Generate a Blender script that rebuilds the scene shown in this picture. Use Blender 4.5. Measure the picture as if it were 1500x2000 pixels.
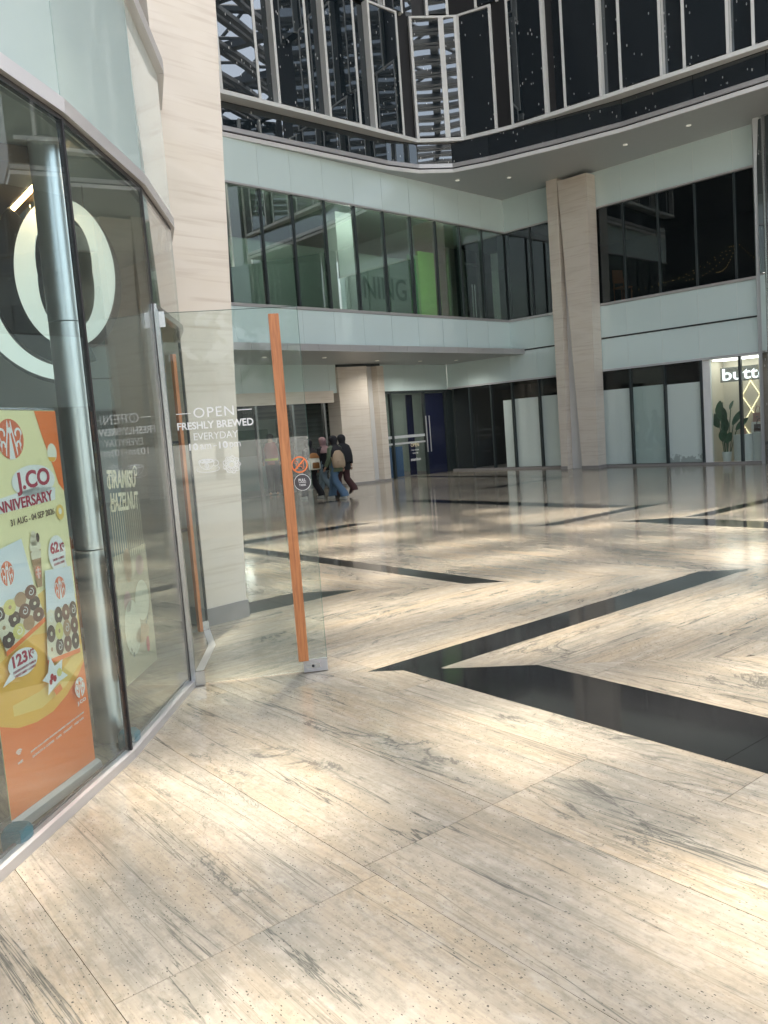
import bpy, bmesh, math, random
from mathutils import Vector, Matrix, noise as mnoise
random.seed(7)
for o in list(bpy.data.objects): bpy.data.objects.remove(o)
S = bpy.context.scene
COL = S.collection
R = math.radians

# ------------------------------------------------------------------ camera, sky, sun, exposure
PITCH, ROLL, EYE = R(5.76), R(4.40), 1.65
cam_d = bpy.data.cameras.new("camera"); cam = bpy.data.objects.new("camera", cam_d); COL.objects.link(cam)
cam_d.sensor_fit = 'HORIZONTAL'; cam_d.sensor_width = 36.0; cam_d.lens = 36.0 * 1620 / 1500
cam_d.clip_start = 0.05; cam_d.clip_end = 3000
cp, sp, cr, sr = math.cos(PITCH), math.sin(PITCH), math.cos(ROLL), math.sin(ROLL)
fwd = Vector((0, cp, -sp)); dn = Vector((0, -sp, -cp)); rt = Vector((1, 0, 0))
camx = cr * rt + sr * dn; camdn = -sr * rt + cr * dn
M = Matrix((camx, -camdn, -fwd)).transposed().to_4x4(); M.translation = (0, 0, EYE)
cam.matrix_world = M
S.camera = cam

SUN_EL, SUN_AZ = R(70), R(14)          # azimuth measured from +Y towards +X
W = bpy.data.worlds.new("World"); S.world = W; W.use_nodes = True
nt = W.node_tree; nt.nodes.clear()
sky = nt.nodes.new('ShaderNodeTexSky'); sky.sky_type = 'NISHITA'; sky.sun_disc = False
sky.sun_elevation = SUN_EL; sky.sun_rotation = SUN_AZ
sky.air_density = 1.3; sky.dust_density = 6.5; sky.ozone_density = 1.0; sky.altitude = 0
bg = nt.nodes.new('ShaderNodeBackground'); bg.inputs[1].default_value = 0.15
wo = nt.nodes.new('ShaderNodeOutputWorld')
hz = nt.nodes.new('ShaderNodeHueSaturation'); hz.inputs['Saturation'].default_value = 0.5   # hazy tropical sky
nt.links.new(sky.outputs[0], hz.inputs['Color']); nt.links.new(hz.outputs[0], bg.inputs[0]); nt.links.new(bg.outputs[0], wo.inputs[0])
sd = bpy.data.lights.new("sun", 'SUN'); sd.energy = 2.0; sd.angle = R(1.5); sd.color = (1.0, 0.88, 0.73)
sun = bpy.data.objects.new("sun", sd); COL.objects.link(sun)
to_sun = Vector((math.sin(SUN_AZ) * math.cos(SUN_EL), math.cos(SUN_AZ) * math.cos(SUN_EL), math.sin(SUN_EL)))
sun.rotation_euler = to_sun.to_track_quat('Z', 'Y').to_euler(); sun.location = to_sun * 60
vs = S.view_settings; vs.view_transform = 'Standard'; vs.look = 'None'; vs.gamma = 1; vs.use_curve_mapping = False
vs.exposure = 2.42
S.cycles.max_bounces = 10; S.cycles.transparent_max_bounces = 24; S.cycles.glossy_bounces = 5
S.cycles.transmission_bounces = 8; S.cycles.diffuse_bounces = 4
S.cycles.sample_clamp_indirect = 6.0; S.cycles.use_denoising = True
S.cycles.caustics_reflective = False; S.cycles.caustics_refractive = False

# ------------------------------------------------------------------ helpers: naming and mesh building
def tag(o, label=None, cat=None, group=None, kind=None):
    if label: o['label'] = label
    if cat: o['category'] = cat
    if group: o['group'] = group
    if kind: o['kind'] = kind
    return o

def empty(name, loc=(0, 0, 0), rz=0.0, parent=None):
    o = bpy.data.objects.new(name, None); COL.objects.link(o)
    o.location = loc; o.rotation_euler = (0, 0, rz); o.empty_display_size = 0.2
    if parent: o.parent = parent
    return o

def thing(name, label, cat, loc=(0, 0, 0), rz=0.0, group=None):
    return tag(empty(name, loc, rz), label, cat, group)

def wmat(o):
    m = Matrix.LocRotScale(o.location, o.rotation_euler, o.scale)
    return wmat(o.parent) @ m if o.parent else m

def link(name, me, mat, parent=None, loc=(0, 0, 0), rz=0.0, rot=None):
    o = bpy.data.objects.new(name, me); COL.objects.link(o)
    if mat and not me.materials: me.materials.append(mat)
    o.location = loc; o.rotation_euler = rot if rot else (0, 0, rz)
    if parent: o.parent = parent
    return o

class MB:
    def __init__(s): s.v = []; s.f = []
    def add(s, vs, fs):
        b = len(s.v); s.v += [Vector(p) for p in vs]; s.f += [[i + b for i in f] for f in fs]; return s
    def box(s, x0, x1, y0, y1, z0, z1):
        vs = [(x, y, z) for z in (z0, z1) for y in (y0, y1) for x in (x0, x1)]
        return s.add(vs, [(0, 2, 3, 1), (4, 5, 7, 6), (0, 1, 5, 4), (2, 6, 7, 3), (0, 4, 6, 2), (1, 3, 7, 5)])
    def obox(s, o, a, b, c):
        o, a, b, c = map(Vector, (o, a, b, c))
        vs = [o, o + a, o + b, o + a + b, o + c, o + a + c, o + b + c, o + a + b + c]
        return s.add(vs, [(0, 2, 3, 1), (4, 5, 7, 6), (0, 1, 5, 4), (2, 6, 7, 3), (0, 4, 6, 2), (1, 3, 7, 5)])
    def wall(s, p, q, z0, z1, t, side=0.0):
        """upright slab from plan point p to q; thickness t, shifted by side along its left normal"""
        p = Vector((p[0], p[1], 0)); q = Vector((q[0], q[1], 0)); d = (q - p).normalized(); n = Vector((-d.y, d.x, 0))
        return s.obox(p + n * (side - t / 2) + Vector((0, 0, z0)), q - p, n * t, (0, 0, z1 - z0))
    def prism(s, poly, z0, z1):
        n = len(poly); vs = [(p[0], p[1], z0) for p in poly] + [(p[0], p[1], z1) for p in poly]
        return s.add(vs, [list(range(n))[::-1], list(range(n, 2 * n))] + [(i, (i + 1) % n, n + (i + 1) % n, n + i) for i in range(n)])
    def extr(s, pts, vec):
        n = len(pts); vec = Vector(vec); vs = [Vector(p) for p in pts] + [Vector(p) + vec for p in pts]
        return s.add(vs, [list(range(n))[::-1], list(range(n, 2 * n))] + [(i, (i + 1) % n, n + (i + 1) % n, n + i) for i in range(n)])
    def tube(s, pts, r, n=8, cap=True):
        pts = [Vector(p) for p in pts]; rs = r if isinstance(r, (list, tuple)) else [r] * len(pts)
        b = len(s.v)
        for i, p in enumerate(pts):
            d = (pts[min(i + 1, len(pts) - 1)] - pts[max(i - 1, 0)]).normalized()
            a = d.orthogonal().normalized() if i == 0 else (a - d * a.dot(d)).normalized()
            c = d.cross(a)
            for k in range(n):
                t = 2 * math.pi * k / n; s.v.append(p + (a * math.cos(t) + c * math.sin(t)) * rs[i])
        for i in range(len(pts) - 1):
            for k in range(n):
                k2 = (k + 1) % n; s.f.append([b + i * n + k, b + i * n + k2, b + (i + 1) * n + k2, b + (i + 1) * n + k])
        if cap:
            s.f.append([b + k for k in range(n)][::-1]); s.f.append([b + (len(pts) - 1) * n + k for k in range(n)])
        return s
    def loft(s, rings, n=16, cap=True, wob=0.0, seed=0):
        """rings: (cx, cy, cz, rx, ry[, rot])"""
        b = len(s.v)
        for i, r in enumerate(rings):
            cx, cy, cz, rx, ry = r[:5]; ro = r[5] if len(r) > 5 else 0
            for k in range(n):
                t = 2 * math.pi * k / n
                w = 1 + wob * mnoise.noise(Vector((math.cos(t) * 2.2 + seed, math.sin(t) * 2.2, cz * 9 + seed)))
                x, y = math.cos(t) * rx * w, math.sin(t) * ry * w
                s.v.append(Vector((cx + x * math.cos(ro) - y * math.sin(ro), cy + x * math.sin(ro) + y * math.cos(ro), cz)))
        for i in range(len(rings) - 1):
            for k in range(n):
                k2 = (k + 1) % n; s.f.append([b + i * n + k, b + i * n + k2, b + (i + 1) * n + k2, b + (i + 1) * n + k])
        if cap:
            s.f.append([b + k for k in range(n)][::-1]); s.f.append([b + (len(rings) - 1) * n + k for k in range(n)])
        return s
    def ball(s, c, rx, ry, rz, n=12, m=8):
        c = Vector(c); rings = []
        for i in range(m + 1):
            t = math.pi * i / m; q = max(math.sin(t), 0.02); rings.append((c.x, c.y, c.z - rz * math.cos(t), rx * q, ry * q))
        return s.loft(rings, n)
    def mesh(s, name, smooth=False, inv=None):
        me = bpy.data.meshes.new(name)
        vs = [inv @ p for p in s.v] if inv else s.v
        me.from_pydata([tuple(p) for p in vs], [], s.f)
        bm = bmesh.new(); bm.from_mesh(me); bmesh.ops.recalc_face_normals(bm, faces=bm.faces); bm.to_mesh(me); bm.free()
        if smooth:
            for p in me.polygons: p.use_smooth = True
            try: me.set_sharp_from_angle(angle=R(40))
            except Exception: pass
        me.update(); return me
    def build(s, name, mat, parent=None, smooth=False, world=False):
        """coordinates are the parent's own, or the world's when world is set"""
        inv = wmat(parent).inverted() if (parent and world) else None
        return link(name, s.mesh(name, smooth, inv), mat, parent)

CACHE = {}
def piece(name, key, maker, mat, parent, loc, rz=0.0):
    k = (name,) + tuple(round(q, 4) if isinstance(q, float) else q for q in key)
    if k not in CACHE:
        mb = MB(); maker(mb); CACHE[k] = mb.mesh(name)
    return link(name, CACHE[k], mat, parent, loc, rz)

FONTCU = {}
def text_mesh(body, size, bold=0.0, space=1.0, shear=0.0, depth=0.001, align='CENTER', sx=1.0):
    cu = bpy.data.curves.new("text", 'FONT'); cu.body = body; cu.size = size; cu.align_x = align; cu.align_y = 'CENTER'
    cu.offset = bold; cu.space_character = space; cu.shear = shear; cu.extrude = depth; cu.resolution_u = 4
    ob = bpy.data.objects.new("text", cu); COL.objects.link(ob)
    dg = bpy.context.evaluated_depsgraph_get(); dg.update()
    me = bpy.data.meshes.new_from_object(ob.evaluated_get(dg))
    bpy.data.objects.remove(ob); bpy.data.curves.remove(cu)
    me.materials.clear()
    if sx != 1.0: me.transform(Matrix.Diagonal((sx, 1, 1, 1)))
    return me

def fit_text(body, w, h, **k):
    me = text_mesh(body, 1.0, **k)
    xs = [v.co.x for v in me.vertices]; ys = [v.co.y for v in me.vertices]
    cx, cy = (min(xs) + max(xs)) / 2, (min(ys) + max(ys)) / 2
    sx, sy = w / (max(xs) - min(xs)), h / (max(ys) - min(ys))
    zs = max(abs(v.co.z) for v in me.vertices) or 1
    for v in me.vertices: v.co = ((v.co.x - cx) * sx, (v.co.y - cy) * sy, v.co.z / zs * 0.0006)
    return me

# ------------------------------------------------------------------ materials
def mat(name):
    m = bpy.data.materials.new(name); m.use_nodes = True; t = m.node_tree
    return m, t, t.nodes['Principled BSDF'], t.nodes['Material Output']
def N(t, kind, **kw):
    n = t.nodes.new(kind)
    for k, v in kw.items():
        if k.startswith('i_'):
            key = k[2:]; key = int(key) if key.isdigit() else key.replace('_', ' ')
            n.inputs[key].default_value = v
        else: setattr(n, k, v)
    return n
def simple(name, col, rough=0.5, metal=0.0, spec=0.5, coat=0.0, var=0.06, vscale=6.0, emit=None, estr=0.0, bump=0.0):
    m, t, p, o = mat(name)
    p.inputs['Roughness'].default_value = rough; p.inputs['Metallic'].default_value = metal
    p.inputs['Specular IOR Level'].default_value = spec; p.inputs['Coat Weight'].default_value = coat; p.inputs['Coat Roughness'].default_value = 0.03
    tc = N(t, 'ShaderNodeTexCoord'); nz = N(t, 'ShaderNodeTexNoise'); nz.inputs['Scale'].default_value = vscale; nz.inputs['Detail'].default_value = 5
    t.links.new(tc.outputs['Object'], nz.inputs['Vector'])
    mx = N(t, 'ShaderNodeMix', data_type='RGBA')
    mx.inputs[6].default_value = (*[c * (1 - var) for c in col], 1); mx.inputs[7].default_value = (*[min(c * (1 + var), 1) for c in col], 1)
    t.links.new(nz.outputs[0], mx.inputs[0]); t.links.new(mx.outputs[2], p.inputs['Base Color'])
    if emit: p.inputs['Emission Color'].default_value = (*emit, 1); p.inputs['Emission Strength'].default_value = estr
    if bump:
        b = N(t, 'ShaderNodeBump'); b.inputs['Strength'].default_value = bump; b.inputs['Distance'].default_value = 0.01
        t.links.new(nz.outputs[0], b.inputs['Height']); t.links.new(b.outputs[0], p.inputs['Normal'])
    return m

def glass(name, tint, f0=0.05, gloss=(1, 1, 1), rough=0.0, haze=0.0, hazecol=(.5, .5, .5), power=4.0):
    """thin architectural glass: clear body with a facing-dependent mirror"""
    m, t, p, o = mat(name); t.nodes.remove(p)
    tr = N(t, 'ShaderNodeBsdfTransparent'); tr.inputs[0].default_value = (*tint, 1)
    gl = N(t, 'ShaderNodeBsdfGlossy'); gl.inputs[0].default_value = (*gloss, 1); gl.inputs['Roughness'].default_value = rough
    lw = N(t, 'ShaderNodeLayerWeight'); lw.inputs[0].default_value = 0.5
    pw = N(t, 'ShaderNodeMath', operation='POWER'); pw.inputs[1].default_value = power
    ma = N(t, 'ShaderNodeMath', operation='MULTIPLY_ADD', use_clamp=True); ma.inputs[1].default_value = 1 - f0; ma.inputs[2].default_value = f0
    mx = N(t, 'ShaderNodeMixShader')
    t.links.new(lw.outputs['Facing'], pw.inputs[0]); t.links.new(pw.outputs[0], ma.inputs[0]); t.links.new(ma.outputs[0], mx.inputs[0])
    body = tr.outputs[0]
    if haze:
        df = N(t, 'ShaderNodeBsdfDiffuse'); df.inputs[0].default_value = (*hazecol, 1)
        m2 = N(t, 'ShaderNodeMixShader'); m2.inputs[0].default_value = haze
        t.links.new(tr.outputs[0], m2.inputs[1]); t.links.new(df.outputs[0], m2.inputs[2]); body = m2.outputs[0]
    t.links.new(body, mx.inputs[1]); t.links.new(gl.outputs[0], mx.inputs[2]); t.links.new(mx.outputs[0], o.inputs[0])
    return m

def dark_glass():
    m, t, p, o = mat("dark_curtain_glass"); t.nodes.remove(p)
    tc = N(t, 'ShaderNodeTexCoord')
    # pale dried rain streaks
    mp = N(t, 'ShaderNodeMapping'); mp.inputs['Scale'].default_value = (11, 11, 4.2); mp.inputs['Rotation'].default_value = (0.25, 0.2, 0)
    vo = N(t, 'ShaderNodeTexVoronoi'); vo.inputs['Scale'].default_value = 1.0
    lt = N(t, 'ShaderNodeMath', operation='LESS_THAN'); lt.inputs[1].default_value = 0.135
    n2 = N(t, 'ShaderNodeTexNoise'); n2.inputs['Scale'].default_value = 1.6
    gt = N(t, 'ShaderNodeMath', operation='GREATER_THAN'); gt.inputs[1].default_value = 0.5
    mu = N(t, 'ShaderNodeMath', operation='MULTIPLY')
    t.links.new(tc.outputs['Object'], mp.inputs[0]); t.links.new(mp.outputs[0], vo.inputs['Vector']); t.links.new(tc.outputs['Object'], n2.inputs['Vector'])
    t.links.new(vo.outputs['Distance'], lt.inputs[0]); t.links.new(n2.outputs[0], gt.inputs[0]); t.links.new(lt.outputs[0], mu.inputs[0]); t.links.new(gt.outputs[0], mu.inputs[1])
    df = N(t, 'ShaderNodeBsdfDiffuse'); cm = N(t, 'ShaderNodeMix', data_type='RGBA')
    cm.inputs[6].default_value = (0.010, 0.016, 0.021, 1); cm.inputs[7].default_value = (0.45, 0.46, 0.46, 1)
    t.links.new(mu.outputs[0], cm.inputs[0]); t.links.new(cm.outputs[2], df.inputs[0])
    gl = N(t, 'ShaderNodeBsdfGlossy'); gl.inputs[0].default_value = (0.80, 0.84, 0.86, 1); gl.inputs['Roughness'].default_value = 0.01
    nz = N(t, 'ShaderNodeTexNoise'); nz.inputs['Scale'].default_value = 0.55; nz.inputs['Detail'].default_value = 1
    bp = N(t, 'ShaderNodeBump'); bp.inputs['Strength'].default_value = 0.12; bp.inputs['Distance'].default_value = 0.03
    t.links.new(tc.outputs['Object'], nz.inputs['Vector']); t.links.new(nz.outputs[0], bp.inputs['Height']); t.links.new(bp.outputs[0], gl.inputs['Normal'])
    lw = N(t, 'ShaderNodeLayerWeight'); lw.inputs[0].default_value = 0.5
    pw = N(t, 'ShaderNodeMath', operation='POWER'); pw.inputs[1].default_value = 3.5
    ma = N(t, 'ShaderNodeMath', operation='MULTIPLY_ADD', use_clamp=True); ma.inputs[1].default_value = 0.75; ma.inputs[2].default_value = 0.20
    t.links.new(lw.outputs['Facing'], pw.inputs[0]); t.links.new(pw.outputs[0], ma.inputs[0])
    mx = N(t, 'ShaderNodeMixShader'); t.links.new(ma.outputs[0], mx.inputs[0]); t.links.new(df.outputs[0], mx.inputs[1]); t.links.new(gl.outputs[0], mx.inputs[2])
    t.links.new(mx.outputs[0], o.inputs[0]); return m

def ramp(t, pts):
    r = N(t, 'ShaderNodeValToRGB'); e = r.color_ramp.elements
    while len(e) < len(pts): e.new(0.5)
    for i, (q, c) in enumerate(pts):
        e[i].position = q; e[i].color = (*c, 1) if len(c) == 3 else c
    return r

def floor_stone():
    m, t, p, o = mat("polished_floor_marble")
    tc = N(t, 'ShaderNodeTexCoord'); oi = N(t, 'ShaderNodeObjectInfo')
    of = N(t, 'ShaderNodeVectorMath', operation='SCALE'); of.inputs[0].default_value = (37.0, 53.0, 11.0)
    t.links.new(oi.outputs['Random'], of.inputs['Scale'])
    ad = N(t, 'ShaderNodeVectorMath', operation='ADD'); t.links.new(tc.outputs['Object'], ad.inputs[0]); t.links.new(of.outputs[0], ad.inputs[1])
    def noi(scale, sc, det=5, rough=0.55, dist=0.0, src=None):
        mp = N(t, 'ShaderNodeMapping'); mp.inputs['Scale'].default_value = scale; t.links.new((src or ad).outputs[0], mp.inputs[0])
        n = N(t, 'ShaderNodeTexNoise'); n.inputs['Scale'].default_value = sc; n.inputs['Detail'].default_value = det; n.inputs['Roughness'].default_value = rough; n.inputs['Distortion'].default_value = dist
        t.links.new(mp.outputs[0], n.inputs['Vector']); return n
    def mixc(a, b, f, blend='MIX'):
        x = N(t, 'ShaderNodeMix', data_type='RGBA', blend_type=blend)
        for sck, v in ((6, a), (7, b)):
            if isinstance(v, tuple): x.inputs[sck].default_value = (*v, 1)
            else: t.links.new(v, x.inputs[sck])
        if isinstance(f, float): x.inputs[0].default_value = f
        else: t.links.new(f, x.inputs[0])
        return x.outputs[2]
    def band(n, c, w, k=1.0):
        """thin line where the noise crosses c"""
        s = N(t, 'ShaderNodeMath', operation='SUBTRACT'); s.inputs[1].default_value = c; t.links.new(n.outputs[0], s.inputs[0])
        a = N(t, 'ShaderNodeMath', operation='ABSOLUTE'); t.links.new(s.outputs[0], a.inputs[0])
        r = N(t, 'ShaderNodeMapRange'); r.inputs[1].default_value = 0; r.inputs[2].default_value = w; r.inputs[3].default_value = k; r.inputs[4].default_value = 0
        t.links.new(a.outputs[0], r.inputs[0]); return r
    def rng(n, a, b, c=0.0, d=1.0):
        r = N(t, 'ShaderNodeMapRange'); r.inputs[1].default_value = a; r.inputs[2].default_value = b; r.inputs[3].default_value = c; r.inputs[4].default_value = d
        t.links.new(n.outputs[0], r.inputs[0]); return r
    def mul(a, b):
        x = N(t, 'ShaderNodeMath', operation='MULTIPLY'); t.links.new(a.outputs[0], x.inputs[0]); t.links.new(b.outputs[0], x.inputs[1]); return x
    cloud = noi((0.7, 2.0, 1), 1.3, 6, 0.62, 0.3)
    c0 = ramp(t, [(0.30, (0.218, 0.205, 0.173)), (0.5, (0.284, 0.258, 0.212)), (0.72, (0.336, 0.304, 0.25))]); t.links.new(cloud.outputs[0], c0.inputs[0])
    warm = noi((0.4, 4, 1), 1.1, 4)
    c = mixc(c0.outputs[0], (0.34, 0.265, 0.17), rng(warm, 0.42, 0.75, 0, 0.68).outputs[0])
    grey = noi((0.6, 2.6, 1), 1.0, 7, 0.65, 0.8)
    c = mixc(c, (0.15, 0.162, 0.15), rng(grey, 0.52, 0.74, 0, 0.6).outputs[0])
    streak = noi((0.55, 22, 1), 1.2, 7, 0.68, 0.15)
    c = mixc(c, (0.145, 0.135, 0.112), rng(streak, 0.48, 0.74, 0, 0.50).outputs[0])
    fine = noi((1.6, 75, 1), 1.0, 5, 0.7, 0.2)
    c = mixc(c, (0.14, 0.128, 0.105), rng(fine, 0.50, 0.74, 0, 0.46).outputs[0])
    mott = noi((1, 1.5, 1), 26, 5, 0.75)
    c = mixc(c, (0.15, 0.14, 0.12), rng(mott, 0.48, 0.72, 0, 0.6).outputs[0])
    light = noi((1.2, 2.2, 1), 7, 5, 0.7)
    c = mixc(c, (0.385, 0.358, 0.307), rng(light, 0.50, 0.74, 0, 0.6).outputs[0])
    # dark veins that run with the slab, long and thin, with a few wandering forks
    v1 = noi((0.2, 3.0, 1), 1.0, 7, 0.6, 0.6)
    mk = noi((0.5, 1.3, 1), 1.3, 3)
    c = mixc(c, (0.06, 0.064, 0.057), mul(band(v1, 0.5, 0.007, 0.9), rng(mk, 0.40, 0.55)).outputs[0])
    c = mixc(c, (0.11, 0.115, 0.10), mul(band(v1, 0.5, 0.018, 0.3), rng(mk, 0.40, 0.60)).outputs[0])
    v2 = noi((0.16, 7.5, 1), 1.0, 6, 0.6, 0.3)
    c = mixc(c, (0.095, 0.092, 0.078), mul(band(v2, 0.47, 0.012, 0.75), rng(mk, 0.62, 0.38)).outputs[0])
    v3 = noi((0.8, 1.6, 1), 0.8, 8, 0.68, 1.3)
    c = mixc(c, (0.07, 0.074, 0.067), mul(band(v3, 0.53, 0.022, 0.75), rng(grey, 0.50, 0.60)).outputs[0])
    # pits and dark mineral specks
    mp = N(t, 'ShaderNodeMapping'); mp.inputs['Scale'].default_value = (62, 120, 10); t.links.new(ad.outputs[0], mp.inputs[0])
    vo = N(t, 'ShaderNodeTexVoronoi'); vo.inputs['Scale'].default_value = 1.0; t.links.new(mp.outputs[0], vo.inputs['Vector'])
    sel = noi((1, 1, 1), 2.5, 3); vr = N(t, 'ShaderNodeSeparateColor'); t.links.new(vo.outputs['Color'], vr.inputs[0])
    rad = N(t, 'ShaderNodeMath', operation='MULTIPLY'); rad.inputs[1].default_value = 0.44; t.links.new(vr.outputs[0], rad.inputs[0])
    pw = N(t, 'ShaderNodeMath', operation='POWER'); pw.inputs[1].default_value = 2.2; t.links.new(rad.outputs[0], pw.inputs[0])
    pm = N(t, 'ShaderNodeMath', operation='MULTIPLY'); pm.inputs[1].default_value = 1.9; t.links.new(pw.outputs[0], pm.inputs[0])
    lt = N(t, 'ShaderNodeMath', operation='LESS_THAN'); t.links.new(vo.outputs['Distance'], lt.inputs[0]); t.links.new(pm.outputs[0], lt.inputs[1])
    c = mixc(c, (0.06, 0.06, 0.054), mul(lt, rng(sel, 0.34, 0.5, 0.0, 0.9)).outputs[0])
    # slab to slab shift
    hs = N(t, 'ShaderNodeHueSaturation'); t.links.new(c, hs.inputs['Color'])
    r2 = N(t, 'ShaderNodeMapRange'); r2.inputs[3].default_value = 0.90; r2.inputs[4].default_value = 1.08; t.links.new(oi.outputs['Random'], r2.inputs[0]); t.links.new(r2.outputs[0], hs.inputs['Value'])
    t.links.new(hs.outputs[0], p.inputs['Base Color'])
    t.links.new(rng(mott, 0.3, 0.8, 0.09, 0.18).outputs[0], p.inputs['Roughness'])
    p.inputs['Specular IOR Level'].default_value = 0.36
    un = N(t, 'ShaderNodeTexNoise'); un.inputs['Scale'].default_value = 1.2; t.links.new(ad.outputs[0], un.inputs['Vector'])
    bp = N(t, 'ShaderNodeBump'); bp.inputs['Strength'].default_value = 0.04; bp.inputs['Distance'].default_value = 0.02; t.links.new(un.outputs[0], bp.inputs['Height'])
    t.links.new(bp.outputs[0], p.inputs['Normal'])
    return m

def pillar_stone():
    m, t, p, o = mat("cream_travertine")
    tc = N(t, 'ShaderNodeTexCoord')
    def noi(scale, rot, sc, det, dist):
        mp = N(t, 'ShaderNodeMapping'); mp.inputs['Rotation'].default_value = rot; mp.inputs['Scale'].default_value = scale; t.links.new(tc.outputs['Object'], mp.inputs[0])
        n = N(t, 'ShaderNodeTexNoise'); n.inputs['Scale'].default_value = sc; n.inputs['Detail'].default_value = det; n.inputs['Distortion'].default_value = dist; t.links.new(mp.outputs[0], n.inputs['Vector']); return n
    n1 = noi((0.5, 0.5, 1.5), (0.1, 0.25, 0), 1.4, 5, 0.6)
    r1 = ramp(t, [(0.25, (0.59, 0.53, 0.455)), (0.5, (0.67, 0.61, 0.535)), (0.75, (0.63, 0.56, 0.47))]); t.links.new(n1.outputs[0], r1.inputs[0])
    n2 = noi((0.7, 0.7, 17), (0.1, 0.33, 0), 1.3, 9, 0.5)
    r2 = N(t, 'ShaderNodeMapRange'); r2.inputs[1].default_value = 0.52; r2.inputs[2].default_value = 0.76; r2.inputs[3].default_value = 0; r2.inputs[4].default_value = 0.5; t.links.new(n2.outputs[0], r2.inputs[0])
    mx = N(t, 'ShaderNodeMix', data_type='RGBA'); mx.inputs[7].default_value = (0.42, 0.33, 0.26, 1); t.links.new(r2.outputs[0], mx.inputs[0]); t.links.new(r1.outputs[0], mx.inputs[6])
    t.links.new(mx.outputs[2], p.inputs['Base Color']); p.inputs['Roughness'].default_value = 0.28
    return m

def wood():
    m, t, p, o = mat("orange_oiled_wood")
    tc = N(t, 'ShaderNodeTexCoord'); mp = N(t, 'ShaderNodeMapping'); mp.inputs['Scale'].default_value = (30, 30, 1.6); t.links.new(tc.outputs['Object'], mp.inputs[0])
    n = N(t, 'ShaderNodeTexNoise'); n.inputs['Scale'].default_value = 2; n.inputs['Detail'].default_value = 6; n.inputs['Distortion'].default_value = 1.2; t.links.new(mp.outputs[0], n.inputs['Vector'])
    r = ramp(t, [(0.3, (0.36, 0.13, 0.05)), (0.55, (0.52, 0.20, 0.075)), (0.75, (0.60, 0.26, 0.10))]); t.links.new(n.outputs[0], r.inputs[0])
    t.links.new(r.outputs[0], p.inputs['Base Color']); p.inputs['Roughness'].default_value = 0.42; return m

def stained_board():
    m, t, p, o = mat("stained_white_board")
    tc = N(t, 'ShaderNodeTexCoord'); sx = N(t, 'ShaderNodeSeparateXYZ'); t.links.new(tc.outputs['Object'], sx.inputs[0])
    n = N(t, 'ShaderNodeTexNoise'); n.inputs['Scale'].default_value = 7; n.inputs['Detail'].default_value = 6; n.inputs['Roughness'].default_value = .7; t.links.new(tc.outputs['Object'], n.inputs['Vector'])
    r = N(t, 'ShaderNodeMapRange'); r.inputs[1].default_value = 0.05; r.inputs[2].default_value = 0.42; r.inputs[3].default_value = 0.62; r.inputs[4].default_value = 0.22; t.links.new(sx.outputs[2], r.inputs[0])
    lt = N(t, 'ShaderNodeMath', operation='LESS_THAN'); t.links.new(n.outputs[0], lt.inputs[0]); t.links.new(r.outputs[0], lt.inputs[1])
    ml = N(t, 'ShaderNodeMath', operation='MULTIPLY'); ml.inputs[1].default_value = 0.55; t.links.new(lt.outputs[0], ml.inputs[0])
    mx = N(t, 'ShaderNodeMix', data_type='RGBA'); mx.inputs[6].default_value = (0.78, 0.81, 0.79, 1); mx.inputs[7].default_value = (0.16, 0.18, 0.17, 1); t.links.new(ml.outputs[0], mx.inputs[0])
    t.links.new(mx.outputs[2], p.inputs['Base Color']); p.inputs['Roughness'].default_value = 0.6; return m

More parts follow.
